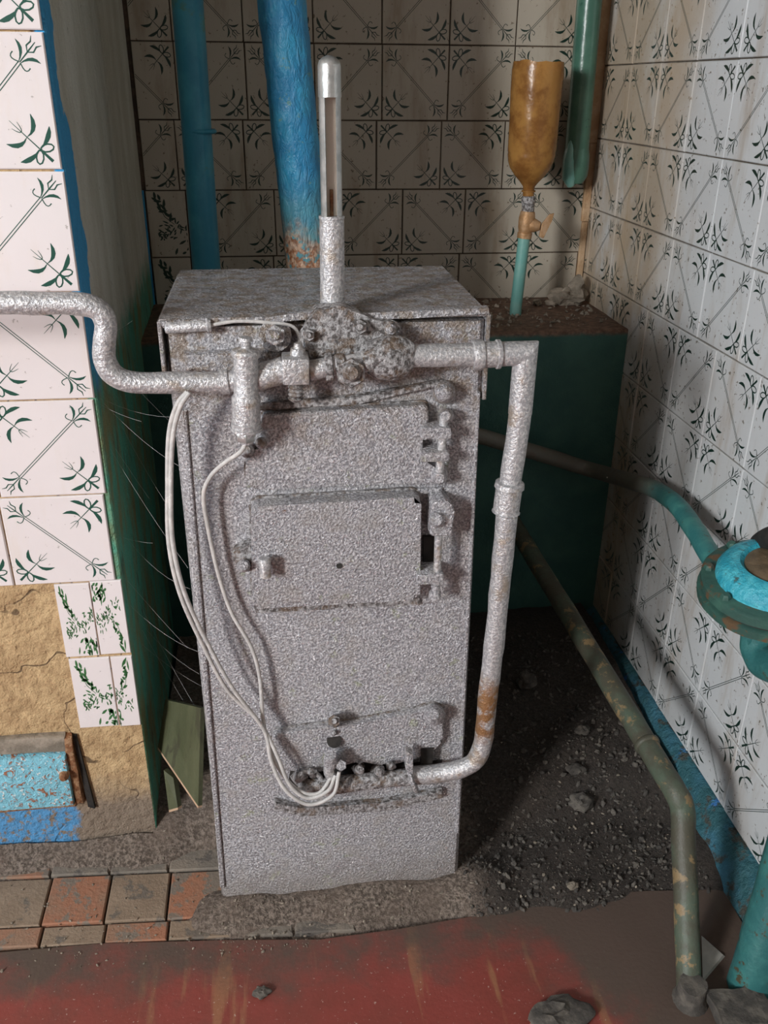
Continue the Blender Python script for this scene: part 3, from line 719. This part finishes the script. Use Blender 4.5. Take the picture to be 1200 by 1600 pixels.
# soot-black burner opening below the door, ragged
bm = NB(); plate(bm, [F(455, 1195), F(500, 1190), F(560, 1192), F(600, 1184), F(640, 1192), F(690, 1186), F(690, 1208), F(640, 1222), F(560, 1232), F(470, 1240), F(450, 1222)], YF-.004, YF-.001); op = part('burner_opening', bm, 'black')
bm = NB(); plate(bm, [F(430, 1246), F(470, 1256), F(600, 1246), F(690, 1228), F(690, 1240), F(600, 1260), F(470, 1270), F(428, 1258)], YF-.012, YF, .002, 1); lumpy(bm, .0018, 70); part('lower_lip', bm, 'sooty')
# burner manifold pipe
bm = NB(); tube(bm, line(atY(466, 1233, YF-.022), atY(640, 1213, YF-.026), 14), .0135, 16, lump=.003); bp = part('burner_pipe', bm, 'sooty')
bm = NB(); prof(bm, atY(646, 1211, YF-.026), atY(640, 1213, YF-.026), [(0, .026), (.2, .028), (.8, .028), (1, .026)], 18); part('flange_washer', bm, 'silver', bp)
bm = NB(); plate(bm, rounded([F(633, 1200, YF-.04), F(645, 1208, YF-.04), F(645, 1176, YF-.04), F(634, 1172, YF-.04)], .002, 2), YF-.045, YF-.03, .001, 1); part('flange_tab', bm, 'silver', bp)
for (u, v, r) in ((592, 1206, .012), (560, 1200, .011), (470, 1214, .014), (488, 1208, .010), (612, 1196, .009)):
    bm = NB(); prof(bm, atY(u, v, YF-.036), atY(u, v, YF-.004), [(0, r*.35), (.2, r*.6), (.6, r*.8), (1, r)], 14); lumpy(bm, .008, 55, u); part('crust_lump', bm, 'sooty', bp)
bm = NB(); tube(bm, smoothpath([atY(u, v, YF-.034) for u, v in ((516, 1188), (514, 1206), (522, 1222), (512, 1240))]), .0085, 12); part('pilot_tube', bm, 'pipe', bp)
bm = NB(); nut(bm, atY(533, 1196, YF-.046), atY(533, 1196, YF-.02), .009); prof(bm, atY(516, 1180, YF-.044), atY(516, 1196, YF-.036), [(0, .009), (.5, .011), (1, .010)], 12); part('pilot_nut', bm, 'silver', bp)
bm = NB(); tube(bm, smoothpath([atY(u, v, YF-.020) for u, v in ((468, 1226), (470, 1210), (486, 1206), (500, 1214), (502, 1226))]), .004, 10); part('loop_pipe', bm, 'pipe', bp)
# gas train across the top
YG = YF-.040
def G(u, v, y=YG): return atY(u, v, y)
bm = NB(); prof(bm, G(344, 597), G(373, 594), [(0, .0125), (.02, .0155), (.45, .0155), (.47, .0135), (.72, .0135), (.74, .0165), (1, .0165)], 16); gv = part('inlet_coupling', bm, 'pipe')
ys = YG-.012
bm = NB(); prof(bm, G(384, 527, ys), G(385, 692, ys), [(0, .0075), (.03, .0085), (.04, .006), (.09, .006), (.10, .0085), (.115, .016), (.14, .018), (.17, .0175), (.175, .0148), (.28, .0148), (.285, .0155), (.31, .0155), (.315, .0148), (.52, .0150), (.56, .0178), (.60, .0178), (.605, .0172), (.79, .0176), (.795, .0186), (.84, .0186), (.845, .0198), (.87, .0198), (.875, .0120), (.93, .0115), (.935, .0095), (1, .0085)], 22); so = part('solenoid_valve', bm, 'pipe')
bm = NB(); tube(bm, line(G(400, 592), G(445, 577), 6), [.0165]*7, 14, lump=.002); part('valve_neck', bm, 'pipe', so)
bm = NB(); nut(bm, G(384, 674, ys), G(385, 688, ys), .0125); part('valve_nut', bm, 'steel', so)
bm = NB(); a = G(440, 561, YG-.018); b = G(484, 600, YG-.018); box(bm, (a.x, YG-.022, b.z), (b.x, YG+.016, a.z), .003, 2); lumpy(bm, .0008, 60); te = part('tee_block', bm, 'pipe')
bm = NB(); prof(bm, G(462, 598), G(462, 628), [(0, .009)]+[(.1+.8*k/8, .010 if k % 2 else .0078) for k in range(9)]+[(1, .004)], 14); part('adjusting_screw', bm, 'sooty', te)
bm = NB(); prof(bm, G(466, 536), G(465, 562), [(0, .005), (.3, .006), (.32, .009), (.7, .010), (1, .012)], 14); part('capillary_nut', bm, 'pipe', te)
bm = NB(); tube(bm, line(G(484, 578), G(640, 557), 14), .0125, 16, lump=.002); mp = part('manifold_pipe', bm, 'pipe')
bm = NB(); nut(bm, G(508, 574), G(520, 573), .018, 8); nut(bm, G(524, 573), G(540, 571), .016, 8); part('union_nut', bm, 'sooty', mp)
bm = NB(); nut(bm, G(549, 583, YG-.030), G(549, 583, YG+.004), .0185); prof(bm, G(549, 583, YG-.040), G(549, 583, YG-.028), [(0, .008), (.4, .010), (1, .013)], 12); part('plug_bolt', bm, 'sooty', mp)
bm = NB(); prof(bm, G(575, 562), G(645, 556), [(0, .016), (.15, .024), (.5, .030), (.8, .026), (1, .016)], 16); lumpy(bm, .006, 38, 2); part('valve_body', bm, 'sooty', mp)
bm = NB(); prof(bm, G(608, 548, YG-.012), G(570, 566, YG-.012), [(0, .012), (.3, .015), (1, .014)], 12); lumpy(bm, .003, 50, 7); part('valve_key', bm, 'sooty', mp)
# long bypass pipe: top run, mitred elbow, drop, bend back to burner
yp_ = YG
bm = NB(); tube(bm, line(G(640, 556), G(757, 554), 8), .0145, 18, lump=.0015)
gp = part('bypass_pipe', bm, 'pipe')
bm = NB(); prof(bm, G(738, 555), G(790, 553), [(0, .0185), (.08, .020), (.30, .019), (.34, .0165), (.70, .0165), (.72, .0185), (.82, .0185), (.84, .0155), (1, .0155)], 18); part('coupling', bm, 'pipe', gp)
el = G(821, 552)
bm = NB()
# mitred elbow from two cut tubes
dn = (G(806, 720)-el).normalized(); lf = (G(790, 553)-el).normalized(); mn = (lf-dn).normalized()
for d_, L_ in ((lf, .035), (dn, .08)):
    ref = Vector((0, 1, 0)); s1 = (ref-d_*ref.dot(d_)).normalized(); s2 = d_.cross(s1); ra, rb = [], []
    for k in range(18):
        o_ = (s1*math.cos(2*math.pi*k/18)+s2*math.sin(2*math.pi*k/18))*.0155
        t_ = -o_.dot(mn)/d_.dot(mn); ra.append(bm.verts.new(el+o_+d_*t_)); rb.append(bm.verts.new(el+o_+d_*L_))
    for k in range(18): bm.faces.new((ra[k], ra[(k+1) % 18], rb[(k+1) % 18], rb[k]))
part('elbow', bm, 'pipe', gp)
bm = NB(); pth = line(el+dn*.07, G(794, 780), 6)+line(G(794, 780), G(772, 1010), 8)[1:]+smoothpath([G(772, 1010), G(762, 1090), G(756, 1150), G(744, 1186), G(722, 1200), G(690, 1207, YF-.03), G(642, 1212, YF-.027)], 5)[1:]
tube(bm, pth, .0148, 18, lump=.0015); part('drop_pipe', bm, 'pipe_rusty', gp)
bm = NB(); prof(bm, G(797, 752), G(790, 802), [(0, .016), (.04, .0195), (.18, .0205), (.22, .018), (.92, .018), (.95, .0195), (1, .016)], 18); part('coupling', bm, 'pipe', gp)
# flange with bolts below thermometer
bm = NB(); pts = rounded([F(470, 520, YF-.02), F(478, 560, YF-.02), F(560, 556, YF-.02), F(622, 528, YF-.02), F(620, 506, YF-.02), F(580, 496, YF-.02), F(560, 486, YF-.02), F(535, 478, YF-.02), F(496, 480, YF-.02), F(480, 500, YF-.02)], .006, 3)
plate(bm, pts, YF-.026, YF+.001, .007, 3); lumpy(bm, .005, 38, 1); fl = part('socket_flange', bm, 'sooty')
for (u, v, r, mt) in ((430, 524, .020, 'silver'), (482, 524, .012, 'sooty'), (562, 511, .0145, 'sooty'), (610, 515, .012, 'silver')):
    bm = NB(); prof(bm, G(u, v, YF-.018), G(u, v, YF), [(0, r), (.8, r*1.05), (1, r*1.05)], 16); nut(bm, G(u, v, YF-.036), G(u, v, YF-.014), r*.66); prof(bm, G(u, v, YF-.044), G(u, v, YF-.034), [(0, r*.25), (1, r*.36)], 10); part('flange_bolt', bm, mt)
bm = NB(); plate(bm, [F(285, 555, YF-.02), F(365, 552, YF-.02), F(440, 548, YF-.02), F(440, 575, YF-.02), F(365, 582, YF-.02), F(290, 585, YF-.02)], YF-.018, YF, .006, 2); lumpy(bm, .003, 40); part('stiffener', bm, 'silver')
bm = NB(); plate(bm, [F(400, 628), F(560, 616), F(690, 592), F(690, 600), F(560, 628), F(400, 640)], YF-.010, YF, .003, 2); lumpy(bm, .002, 60); part('soot_ridge', bm, 'sooty')
settle(boiler)

# ------------------------------------------------------------------ thermometer in its socket
th = thing('thermometer', 'tall slotted metal thermometer standing upright on the boiler lid', 'thermometer', (.076, 1.105, 1.0))
TX, TY = .0775, 1.115
def tz(v): return atY(517, v, TY).z
z0, z1, z2, z3 = tz(497), tz(337), tz(146), tz(86)
bm = NB(); prof(bm, (TX, TY, z0), (TX+.001, TY, z1), [(0, .026), (.05, .022), (.11, .0175), (.13, .0155), (.97, .0150), (.975, .0158), (1, .0155)], 22); obj('socket', bm, 'pipe', th, 35)
bm = NB()                                                    # guard tube slit front and back
seg = 20; rr = .0128; ri = .0112
for part_a in ((-58, 58), (122, 238)):
    ks = [rad(part_a[0]+(part_a[1]-part_a[0])*k/8) for k in range(9)]
    vv = [[bm.verts.new((TX+.001+r_*math.cos(a), TY+r_*math.sin(a), z)) for a in ks] for r_, z in ((rr, z1-.005), (rr, z2), (ri, z2), (ri, z1-.005))]
    for i in range(4):
        for k in range(8): bm.faces.new((vv[i][k], vv[i][k+1], vv[(i+1) % 4][k+1], vv[(i+1) % 4][k]))
    bm.faces.new([vv[i][0] for i in range(4)]); bm.faces.new([vv[i][8] for i in range(4)][::-1])
obj('guard_tube', bm, 'steel', th, 40)
bm = NB(); prof(bm, (TX+.001, TY, z2-.004), (TX+.001, TY, z3), [(0, .0135), (.75, .0132), (.87, .0115), (.95, .0075), (.99, .003), (1, .0005)], 22); obj('cap', bm, 'steel', th, 50)
bm = NB(); prof(bm, (TX+.001, TY-.001, z1-.005), (TX+.001, TY-.001, z2), [(0, .0072), (1, .0072)], 16); obj('glass_tube', bm, 'glass', th, 40)
bm = NB(); box(bm, (TX-.0055, TY+.001, z1-.004), (TX+.0070, TY+.002, z2)); obj('scale_strip', bm, 'scale', th)
bm = NB(); prof(bm, (TX+.001, TY-.001, z1-.004), (TX+.001, TY-.001, z1+.03), [(0, .002), (1, .002)], 8); obj('liquid_column', bm, 'rust', th)
settle(th)

# ------------------------------------------------------------------ wires
def wire(name, label, paths, r, mt='wire'):
    t = thing(name, label, 'wire', Vector(paths[0][1][0]))
    for nm, p in paths: bm = NB(); tube(bm, smoothpath(p, 7), r, 8); obj(nm, bm, mt, t, 60)
    settle(t); return t
yw = YF-.05
w1 = [(293, 612, YG-.016), (276, 634, YG-.016), (264, 680, yw), (262, 760, yw), (264, 850, yw), (282, 930, yw), (318, 1010, yw+.01), (355, 1078, yw+.015), (405, 1128, yw+.02), (432, 1178, yw+.01), (452, 1225, yw), (480, 1247, yw-.004), (512, 1236, yw-.004), (524, 1212, yw+.01)]
w1b = [(296, 613, YG-.019), (281, 638, YG-.019), (270, 684, yw-.003), (267, 760, yw-.003), (270, 848, yw-.003), (289, 928, yw-.003), (326, 1008, yw+.006), (364, 1076, yw+.010), (412, 1140, yw+.016), (424, 1190, yw+.006), (446, 1234, yw-.004), (482, 1257, yw-.008), (520, 1242, yw-.008), (530, 1206, yw+.006)]
wire('capillary_cable', 'double grey cable looping down the left side of the boiler', [('strand', [atY(*p) for p in w1]), ('strand', [atY(*p) for p in w1b])], .0031)
w2 = [(384, 690, ys), (376, 706, ys), (350, 724, yw+.01), (328, 746, yw+.02), (318, 776, yw+.025), (326, 830, yw+.028), (342, 900, yw+.03), (362, 958, yw+.03), (392, 1010, yw+.03), (406, 1060, yw+.03), (412, 1130, yw+.025), (430, 1190, yw+.012), (462, 1232, yw+.004), (496, 1240, yw), (516, 1216, yw+.01), (520, 1200, yw+.014)]
wire('thermocouple_line', 'thin grey line hanging from the valve in front of the boiler doors', [('strand', [atY(*p) for p in w2])], .0030)

# ------------------------------------------------------------------ supply pipe from the left
bm = NB(); ysu = YG
P_ = [atY(-60, 474, ysu)-Vector((1.2, 0, 0)), atY(-60, 474, ysu)-Vector((.5, 0, 0)), atY(-60, 474, ysu), atY(60, 474, ysu), atY(125, 475, ysu), atY(154, 484, ysu), atY(165, 506, ysu), atY(163, 535, ysu), atY(164, 562, ysu), atY(178, 586, ysu), atY(206, 597, ysu), atY(260, 598, ysu), atY(346, 597, ysu)]
tube(bm, smoothpath(P_, 6), .0132, 18, lump=.0012)
tag(obj('supply_pipe', bm, 'pipe', None, 60), 'silver painted gas pipe with an S bend crossing the white tiles', 'pipe')

# ------------------------------------------------------------------ pipes behind
def vpipe(name, a, b, r, mt, label, lump=0, n=20, seg=20):
    t = thing(name, label, 'pipe', b); bm = NB(); tube(bm, line(a, b, n), r, seg, lump=lump); obj('tube', bm, mt, t, 60); return t
a, b = atY(288.5, -60, 1.75), atY(323, 425, 1.75); d = (a-b).normalized(); b2 = b-d*(b.z+.01); a2 = a+d*.9
tp = vpipe('riser_pipe', a2, b2, .0265, 'blue_thin', 'slim blue riser pipe in the left corner behind the boiler', .001); 
bm = NB(); q0 = atY(313, 205, 1.75); tube(bm, [q0+d*.004, q0+d*.001, q0-d*.001, q0-d*.004], [.0265, .029, .029, .0265], 20); obj('weld_ring', bm, 'blue_thin', tp, 60); settle(tp)
a, b = atY(440, 0, 1.65), atY(480.5, 400, 1.65); d = (a-b).normalized(); b2 = b-d*((b.z-.72)/d.z); a2 = a+d*.9
tp = thing('flue_pipe', 'thick flue pipe in crackled bright blue paint behind the boiler', 'pipe', b2)
bm = NB(); tube(bm, line(a2, b-d*.02, 90), .0395, 40, lump=.0022); obj('tube', bm, 'flue', tp, 60)
bm = NB(); tube(bm, line(b-d*.019, b2, 14), .0385, 32, lump=.004); obj('rusted_end', bm, 'rust', tp, 60)
bm = NB(); tube(bm, smoothpath([b2+d*.01, b2-Vector((0, .01, .03)), b2-Vector((0, .07, .07)), b2-Vector((0, .234, .08))]), .0375, 24); obj('elbow', bm, 'rust', tp, 60); settle(tp)
a, b = atY(921, 0, 2.135), atY(897, 286, 2.135)
tp = thing('drain_pipe', 'green gloss painted pipe hanging in the right back corner', 'pipe', b)
d = (a-b).normalized(); bm = NB(); tube(bm, line(a+d*.8, b+d*.05, 24), .0272, 24); obj('tube', bm, 'green_pipe', tp, 60)
bm = NB(); tube(bm, line(b+d*.075, b+d*.0, 5), [.0272, .0300, .0305, .0305, .029, .020], 24)
obj('socket', bm, 'green_pipe', tp, 50)
bm = NB(); tube(bm, [b+Vector((-.018, -.012, .095)), b+Vector((-.020, -.014, .05)), b+Vector((-.018, -.014, .012)), b+Vector((-.010, -.008, -.004))], [.006, .014, .016, .009], 14); obj('lip', bm, 'teal_pale', tp, 60)
bm = NB(); box(bm, (XR-.052, 2.150, b.z+.02), (XR-.040, 2.196, b.z+.185), .002); obj('bracket', bm, 'black', tp); settle(tp)

# ------------------------------------------------------------------ filler pipe, valve, cut bottle
YQ = 2.03
fp = thing('filler_pipe', 'pale teal pipe with a brass tap rising from the ledge', 'pipe', atY(806, 478, YQ))
p0, p1, p2, p3 = atY(806, 480, YQ), atY(819, 372, YQ), atY(825, 330, YQ), atY(826, 306, YQ)
bm = NB(); tube(bm, [p0-Vector((0, 0, .03))]+line(p0, p1, 6), .0138, 18); obj('tube', bm, 'teal_pale', fp, 50)
bm = NB(); prof(bm, p1, p2, [(0, .0165), (.2, .0170), (.22, .0150), (.4, .0175), (.75, .0185), (.95, .0165), (1, .0150)], 18); tp2 = obj('tap_body', bm, 'brass', fp, 40)
bm = NB(); sd = (p1+p2)/2; prof(bm, sd+Vector((.004, 0, 0)), sd+Vector((.030, -.012, -.002)), [(0, .0155), (.3, .0165), (.6, .0145), (1, .009)], 14); obj('tap_bonnet', bm, 'brass', fp, 40)
bm = NB(); lv = sd+Vector((.028, -.012, 0)); vs = [(0, -.024), (.010, -.028), (.026, .010), (.030, .026), (.020, .024), (.004, .004)]
plate(bm, [(lv.x+x, lv.z+z) for x, z in vs], lv.y-.006, lv.y, .001, 1); obj('tap_lever', bm, 'brass', fp)
bm = NB(); prof(bm, p2, p3, [(0, .0140), (.5, .0140), (.52, .0160), (.8, .0160), (1, .0135)], 18); obj('hose_nut', bm, 'sooty', fp, 40); settle(fp)
bt = thing('cut_bottle', 'upside down amber plastic bottle with its base cut off', 'bottle', p3)
ztop = atY(839, 96, YQ).z; H = ztop-p3.z; seg = 40
prf = [(0, .0125), (.03, .0125), (.032, .0155), (.045, .0155), (.047, .0125), (.075, .0135), (.11, .021), (.16, .034), (.22, .0455), (.27, .0505), (.32, .0525), (.335, .0520), (.35, .0530), (.6, .0540), (.8, .0545), (.94, .0552), (1, .0535)]
bm = NB()
def lathe_ring(t, r, off=0):
    ring = []
    for k in range(seg):
        a = 2*math.pi*k/seg; w_ = 1+.035*mnoise.noise(Vector((math.cos(a)*1.2, math.sin(a)*1.2, t*3)))*min(1, t*3)
        zz = p3.z+t*H+(.006*mnoise.noise(Vector((math.cos(a)*2, math.sin(a)*2, 5))) if t > .99 else 0)
        ring.append(bm.verts.new((p3.x-.001+t*.001+(r-off)*w_*math.cos(a), p3.y+(r-off)*w_*math.sin(a), zz)))
    return ring
rings = [lathe_ring(t, r) for t, r in prf]+[lathe_ring(t, r, .0012) for t, r in prf[::-1]]
for i in range(len(rings)-1):
    for k in range(seg): bm.faces.new((rings[i][k], rings[i][(k+1) % seg], rings[i+1][(k+1) % seg], rings[i+1][k]))
for k in range(seg): bm.faces.new((rings[-1][k], rings[-1][(k+1) % seg], rings[0][(k+1) % seg], rings[0][k]))
obj('bottle_wall', bm, 'amber', bt, 50)
bm = NB(); prof(bm, (p3.x, p3.y, p3.z+.006), (p3.x, p3.y, p3.z+H*.36), [(0, .010), (.2, .011), (.35, .020), (.6, .042), (.8, .0485), (.98, .0505), (1, .049)], 30); obj('sediment', bm, 'rust', bt, 40)
settle(bt)

# ------------------------------------------------------------------ right side pipes and regulator
bm = NB()
pts = [atY(560, 640, 1.80), atY(700, 668, 1.80), atY(840, 708, 1.80), atY(920, 733, 1.80), atX(985, 752, .735), atX(1022, 764, .742), atX(1058, 790, .735), atX(1084, 826, .715), atX(1106, 862, .695), atX(1128, 896, .68)]
tube(bm, smoothpath(pts, 5), .0175, 18, lump=.001)
tag(obj('return_pipe', bm, 'return', None, 60), 'teal pipe bending along the wall to the round flanged regulator', 'pipe')
rc = Vector((.660, .959, .675)); rg = thing('pressure_regulator', 'round flanged turquoise regulator at the right edge by the wall', 'regulator', rc-Vector((0, 0, .05)))
tilt = Matrix.Translation(rc) @ Matrix.Rotation(rad(-7), 4, 'Y') @ Matrix.Rotation(rad(5), 4, 'X')
def rpart(name, prf, m, seg=36, lump=0, c_=(0, 0)):
    bm = NB(); z0_, z1_ = prf[0][0], prf[-1][0]; prof(bm, (c_[0], c_[1], z0_), (c_[0], c_[1], z1_), [((z-z0_)/(z1_-z0_), r) for z, r in prf], seg)
    if lump: lumpy(bm, lump, 40)
    bm.transform(tilt); return obj(name, bm, m, rg, 40)
rpart('lower_flange', [(-.032, .094), (-.030, .101), (-.018, .102), (-.016, .098)], 'oldgreen', 44, .001)
rpart('upper_flange', [(-.014, .093), (-.012, .098), (.000, .098), (.003, .094)], 'oldgreen', 44, .001)
rpart('gasket', [(-.0165, .0945), (-.0135, .0945)], 'black', 44)
rpart('dome', [(.002, .080), (.010, .079), (.020, .072), (.027, .060), (.028, .050), (.022, .044)], 'brightblue', 44, .001)
rpart('cap_plate', [(.020, .045), (.024, .044), (.025, .040)], 'capmetal', 30)
rpart('underside', [(-.085, .030), (-.070, .040), (-.050, .065), (-.034, .085)], 'teal', 30, .003)
for k in range(8):
    a = 2*math.pi*(k+.35)/8; cc = (math.cos(a)*.088, math.sin(a)*.088)
    rpart('flange_bolt', [(-.038, .006), (-.034, .007), (.006, .007), (.010, .005)], 'oldgreen', 6, 0, cc)
bm = NB(); tube(bm, [atX(1168, 888, .655), atX(1171, 866, .655)], .013, 14); obj('stub_nut', bm, 'teal', rg, 40)
bm = NB(); tube(bm, smoothpath([atX(1178, 858, .665), atX(1192, 846, .665), atX(1225, 838, .665), atX(1262, 842, .665)]), [.010+.006*min(1, i/6) for i in range(19)], 14, lump=.004); lumpy(bm, .003, 40); obj('knob', bm, 'black', rg, 50)
bm = NB(); tube(bm, smoothpath([atX(1190, 975, .665), atX(1186, 1005, .665), atX(1200, 1035, .665), atX(1235, 1050, .665)]), .026, 18, lump=.004); obj('outlet_elbow', bm, 'teal', rg, 50)
bm = NB(); prof(bm, atX(1166, 975, .66), atX(1185, 1005, .655), [(0, .008), (.2, .015), (.7, .017), (1, .014)], 14); obj('test_plug', bm, 'teal', rg, 40)
bm = NB(); tube(bm, [atX(1200, 1030, .665), atX(1196, 1048, .668)], [.024, .018], 16); obj('union', bm, 'teal', rg, 40); settle(rg)
bm = NB(); tube(bm, line(Vector((.695, .848, -.005)), Vector((.757, .915, .42)), 12), .0335, 24, lump=.002)
tag(obj('stand_pipe', bm, 'teal', None, 60), 'stout teal pipe slanting out of the floor in the bottom right corner', 'pipe')
# bent floor pipe
bm = NB()
q0, q1, q2 = atY(800, 815, 1.80), atZ(1056, 1238, .235), Vector((.594, .838, -.008))
k1 = atZ(1066, 1262, .215)
tube(bm, line(q0, q1.lerp(q0, .06), 14)+smoothpath([q1.lerp(q0, .06), q1, k1, k1.lerp(q2, .12)], 5)[1:]+line(k1.lerp(q2, .12), q2, 12)[1:], .0195, 18, lump=.0015)
fpp = thing('floor_pipe', 'worn grey green pipe bending down to the red floor', 'pipe', q2); obj('tube', bm, 'floorpipe', fpp, 60)
bm = NB(); d = (q1-q0).normalized(); mid_ = atY(1025, 1170, (q1+(q0-q1)*.22).y); mid_ = q1+(q0-q1)*.13; tube(bm, [mid_-d*.006, mid_-d*.003, mid_+d*.003, mid_+d*.006], [.0195, .0225, .0225, .0195], 18); obj('joint', bm, 'floorpipe', fpp, 50)
bm = NB(); tube(bm, [q2+Vector((0, 0, .045)), q2+Vector((0, 0, .02)), q2+Vector((0, 0, .003))], [.0205, .0235, .031], 16, lump=.005); obj('mortar_collar', bm, 'stone_dark', fpp, 50); settle(fpp)

# ------------------------------------------------------------------ bits in the bottom right corner
bm = NB(); pts = [atZ(u, v, .004) for u, v in ((1096, 1462), (1130, 1492), (1098, 1530))]
f = [bm.verts.new(p) for p in pts]; g = [bm.verts.new(p+Vector((.004, 0, .006))-Vector((0, 0, .010))) for p in pts]
bm.faces.new(f); bm.faces.new(g[::-1])
for i in range(3): bm.faces.new((f[i], f[(i+1) % 3], g[(i+1) % 3], g[i]))
tag(obj('plastic_scrap', bm, 'white'), 'triangular pale scrap beside the foot of the bent pipe', 'scrap')
def lumpblock(name, p, s, mt, label, cat, seed):
    bm = NB(); box(bm, (-s[0], -s[1], 0), s); bmesh.ops.subdivide_edges(bm, edges=bm.edges[:], cuts=5, use_grid_fill=True)
    bmesh.ops.smooth_vert(bm, verts=bm.verts[:], factor=.5, use_axis_x=True, use_axis_y=True, use_axis_z=True); lumpy(bm, min(s)*.35, 30, seed)
    zm = min(v.co.z for v in bm.verts)
    for v in bm.verts: v.co.z -= zm
    o = obj(name, bm, mt, None, 40); o.location = p; return tag(o, label, cat)
lumpblock('mortar_block', (.655, .800, 0), (.045, .032, .022), 'stone_dark', 'crumbling mortar block at the foot of the stout teal pipe', 'block', 2)
o = stone(tuple(atZ(878, 1592, 0)), .040, (1.25, .65, .16), 'stone_dark', 'flat dark clod of dirt on the red floor at the bottom edge', 31, 'clods on the red floor'); o.name = 'dirt_clod'; o['category'] = 'clod'
o = stone(tuple(atZ(410, 1552, 0)), .012, (1.1, .9, .4), 'stone_dark', 'small grey ash clod on the middle of the red floor', 33, 'clods on the red floor'); o.name = 'ash_clod'; o['category'] = 'clod'

# ------------------------------------------------------------------ boards beside the boiler
def board(label, quad, th_, seed):
    a, b, c_, d_ = [Vector(q) for q in quad]; n_ = (b-a).cross(d_-a).normalized()*th_
    t = thing('board', label, 'board', (a+b)/2, 'boards wedged beside the boiler')
    bm = NB(); f = [bm.verts.new(p) for p in (a, b, c_, d_)]; g = [bm.verts.new(p+n_) for p in (a, b, c_, d_)]
    bm.faces.new(f); bm.faces.new(g[::-1])
    for i in range(4): bm.faces.new((f[i], f[(i+1) % 4], g[(i+1) % 4], g[i]))
    obj('panel', bm, 'wood', t)
    bm = NB(); dd = (a-d_).normalized()*.004; f = [bm.verts.new(p) for p in (a, b, b+dd, a+dd)]; g = [bm.verts.new(p+n_) for p in (a, b, b+dd, a+dd)]
    bm.faces.new(f); bm.faces.new(g[::-1])
    for i in range(4): bm.faces.new((f[i], f[(i+1) % 4], g[(i+1) % 4], g[i]))
    obj('cut_edge', bm, 'woodedge', t); settle(t)
board('green board leaning in the gap between the pier and the boiler', [atY(253, 1166, 1.30), atY(316, 1258, 1.17), atY(320, 1105, 1.20), atY(264, 1092, 1.32)], .008, 1)
board('short wooden stick stuck in the dirt under the leaning board', [atY(270, 1262, 1.235), atY(284, 1258, 1.225), atY(277, 1212, 1.25), atY(262, 1200, 1.26)], .010, 2)

# ------------------------------------------------------------------ cleanout door in the pier foot
hd = thing('cleanout_door', 'blistered blue cleanout door with a rusty frame in the pier foot', 'door', (-.45, YP, .12))
hx0, hx1, hz0, hz1 = -.60, -.372, .128, .247
bm = NB(); plate(bm, [(hx0, hz0), (hx1-.012, hz0), (hx1-.010, hz1-.008), (hx0, hz1-.004)], YP-.018, YP+.004, .004, 2); lumpy(bm, .001, 50); obj('door_leaf', bm, 'hatch', hd, 40)
for pts in ([(hx0, hz1-.002), (hx1-.008, hz1-.006), (hx1-.010, hz1+.026), (hx0, hz1+.030)], [(hx1-.010, hz0-.004), (hx1+.004, hz0-.006), (hx1+.002, hz1+.024), (hx1-.012, hz1+.024)], [(hx0, hz0-.012), (hx1-.010, hz0-.010), (hx1-.010, hz0+.002), (hx0, hz0+.002)], [(hx0-.014, hz0-.010), (hx0+.001, hz0-.010), (hx0+.001, hz1+.028), (hx0-.014, hz1+.028)]):
    bm = NB(); plate(bm, pts, YP-.010, YP+.005, .003, 2); bmesh.ops.subdivide_edges(bm, edges=bm.edges[:], cuts=3, use_grid_fill=True); lumpy(bm, .004, 50); obj('frame_bar', bm, 'stone' if pts[0][1] > .2 else 'rust', hd, 50)
bm = NB(); p = atY(100, 1212, YP-.02); prof(bm, (p.x, YP-.030, p.z), (p.x, YP-.014, p.z), [(0, .004), (.3, .0075), (1, .009)], 14); obj('rivet', bm, 'rust', hd, 40)
bm = NB(); plate(bm, [(hx1+.008, hz0-.02), (hx1+.018, hz0-.025), (hx1+.010, hz1+.02), (hx1+.004, hz1+.02)], YP-.002, YP+.0052); lumpy(bm, .003, 50); obj('gap', bm, 'black', hd); settle(hd)

# ------------------------------------------------------------------ cobweb in the dark gap left of the boiler
bm = NB(); rng = random.Random(12)
for k in range(16):
    a_ = Vector((PX-.004, rng.uniform(1.28, 1.45), rng.uniform(.35, .95))); b_ = Vector((-.135, rng.uniform(1.13, 1.35), a_.z+rng.uniform(-.22, .12)))
    t0, t1 = (0, 1) if k % 3 else (0, rng.uniform(.4, .9))
    m_ = a_.lerp(b_, .5)-Vector((0, 0, rng.uniform(.005, .03)))
    P_ = [a_*(1-t)**2+m_*2*t*(1-t)+b_*t*t for t in [t0+(t1-t0)*i/6 for i in range(7)]]; tube(bm, P_, 0.00013, 3, cap=False)
o = obj('cobweb', bm, 'wire'); o['kind'] = 'stuff'; tag(o, 'fine cobweb threads strung between the pier and the boiler', 'cobweb')
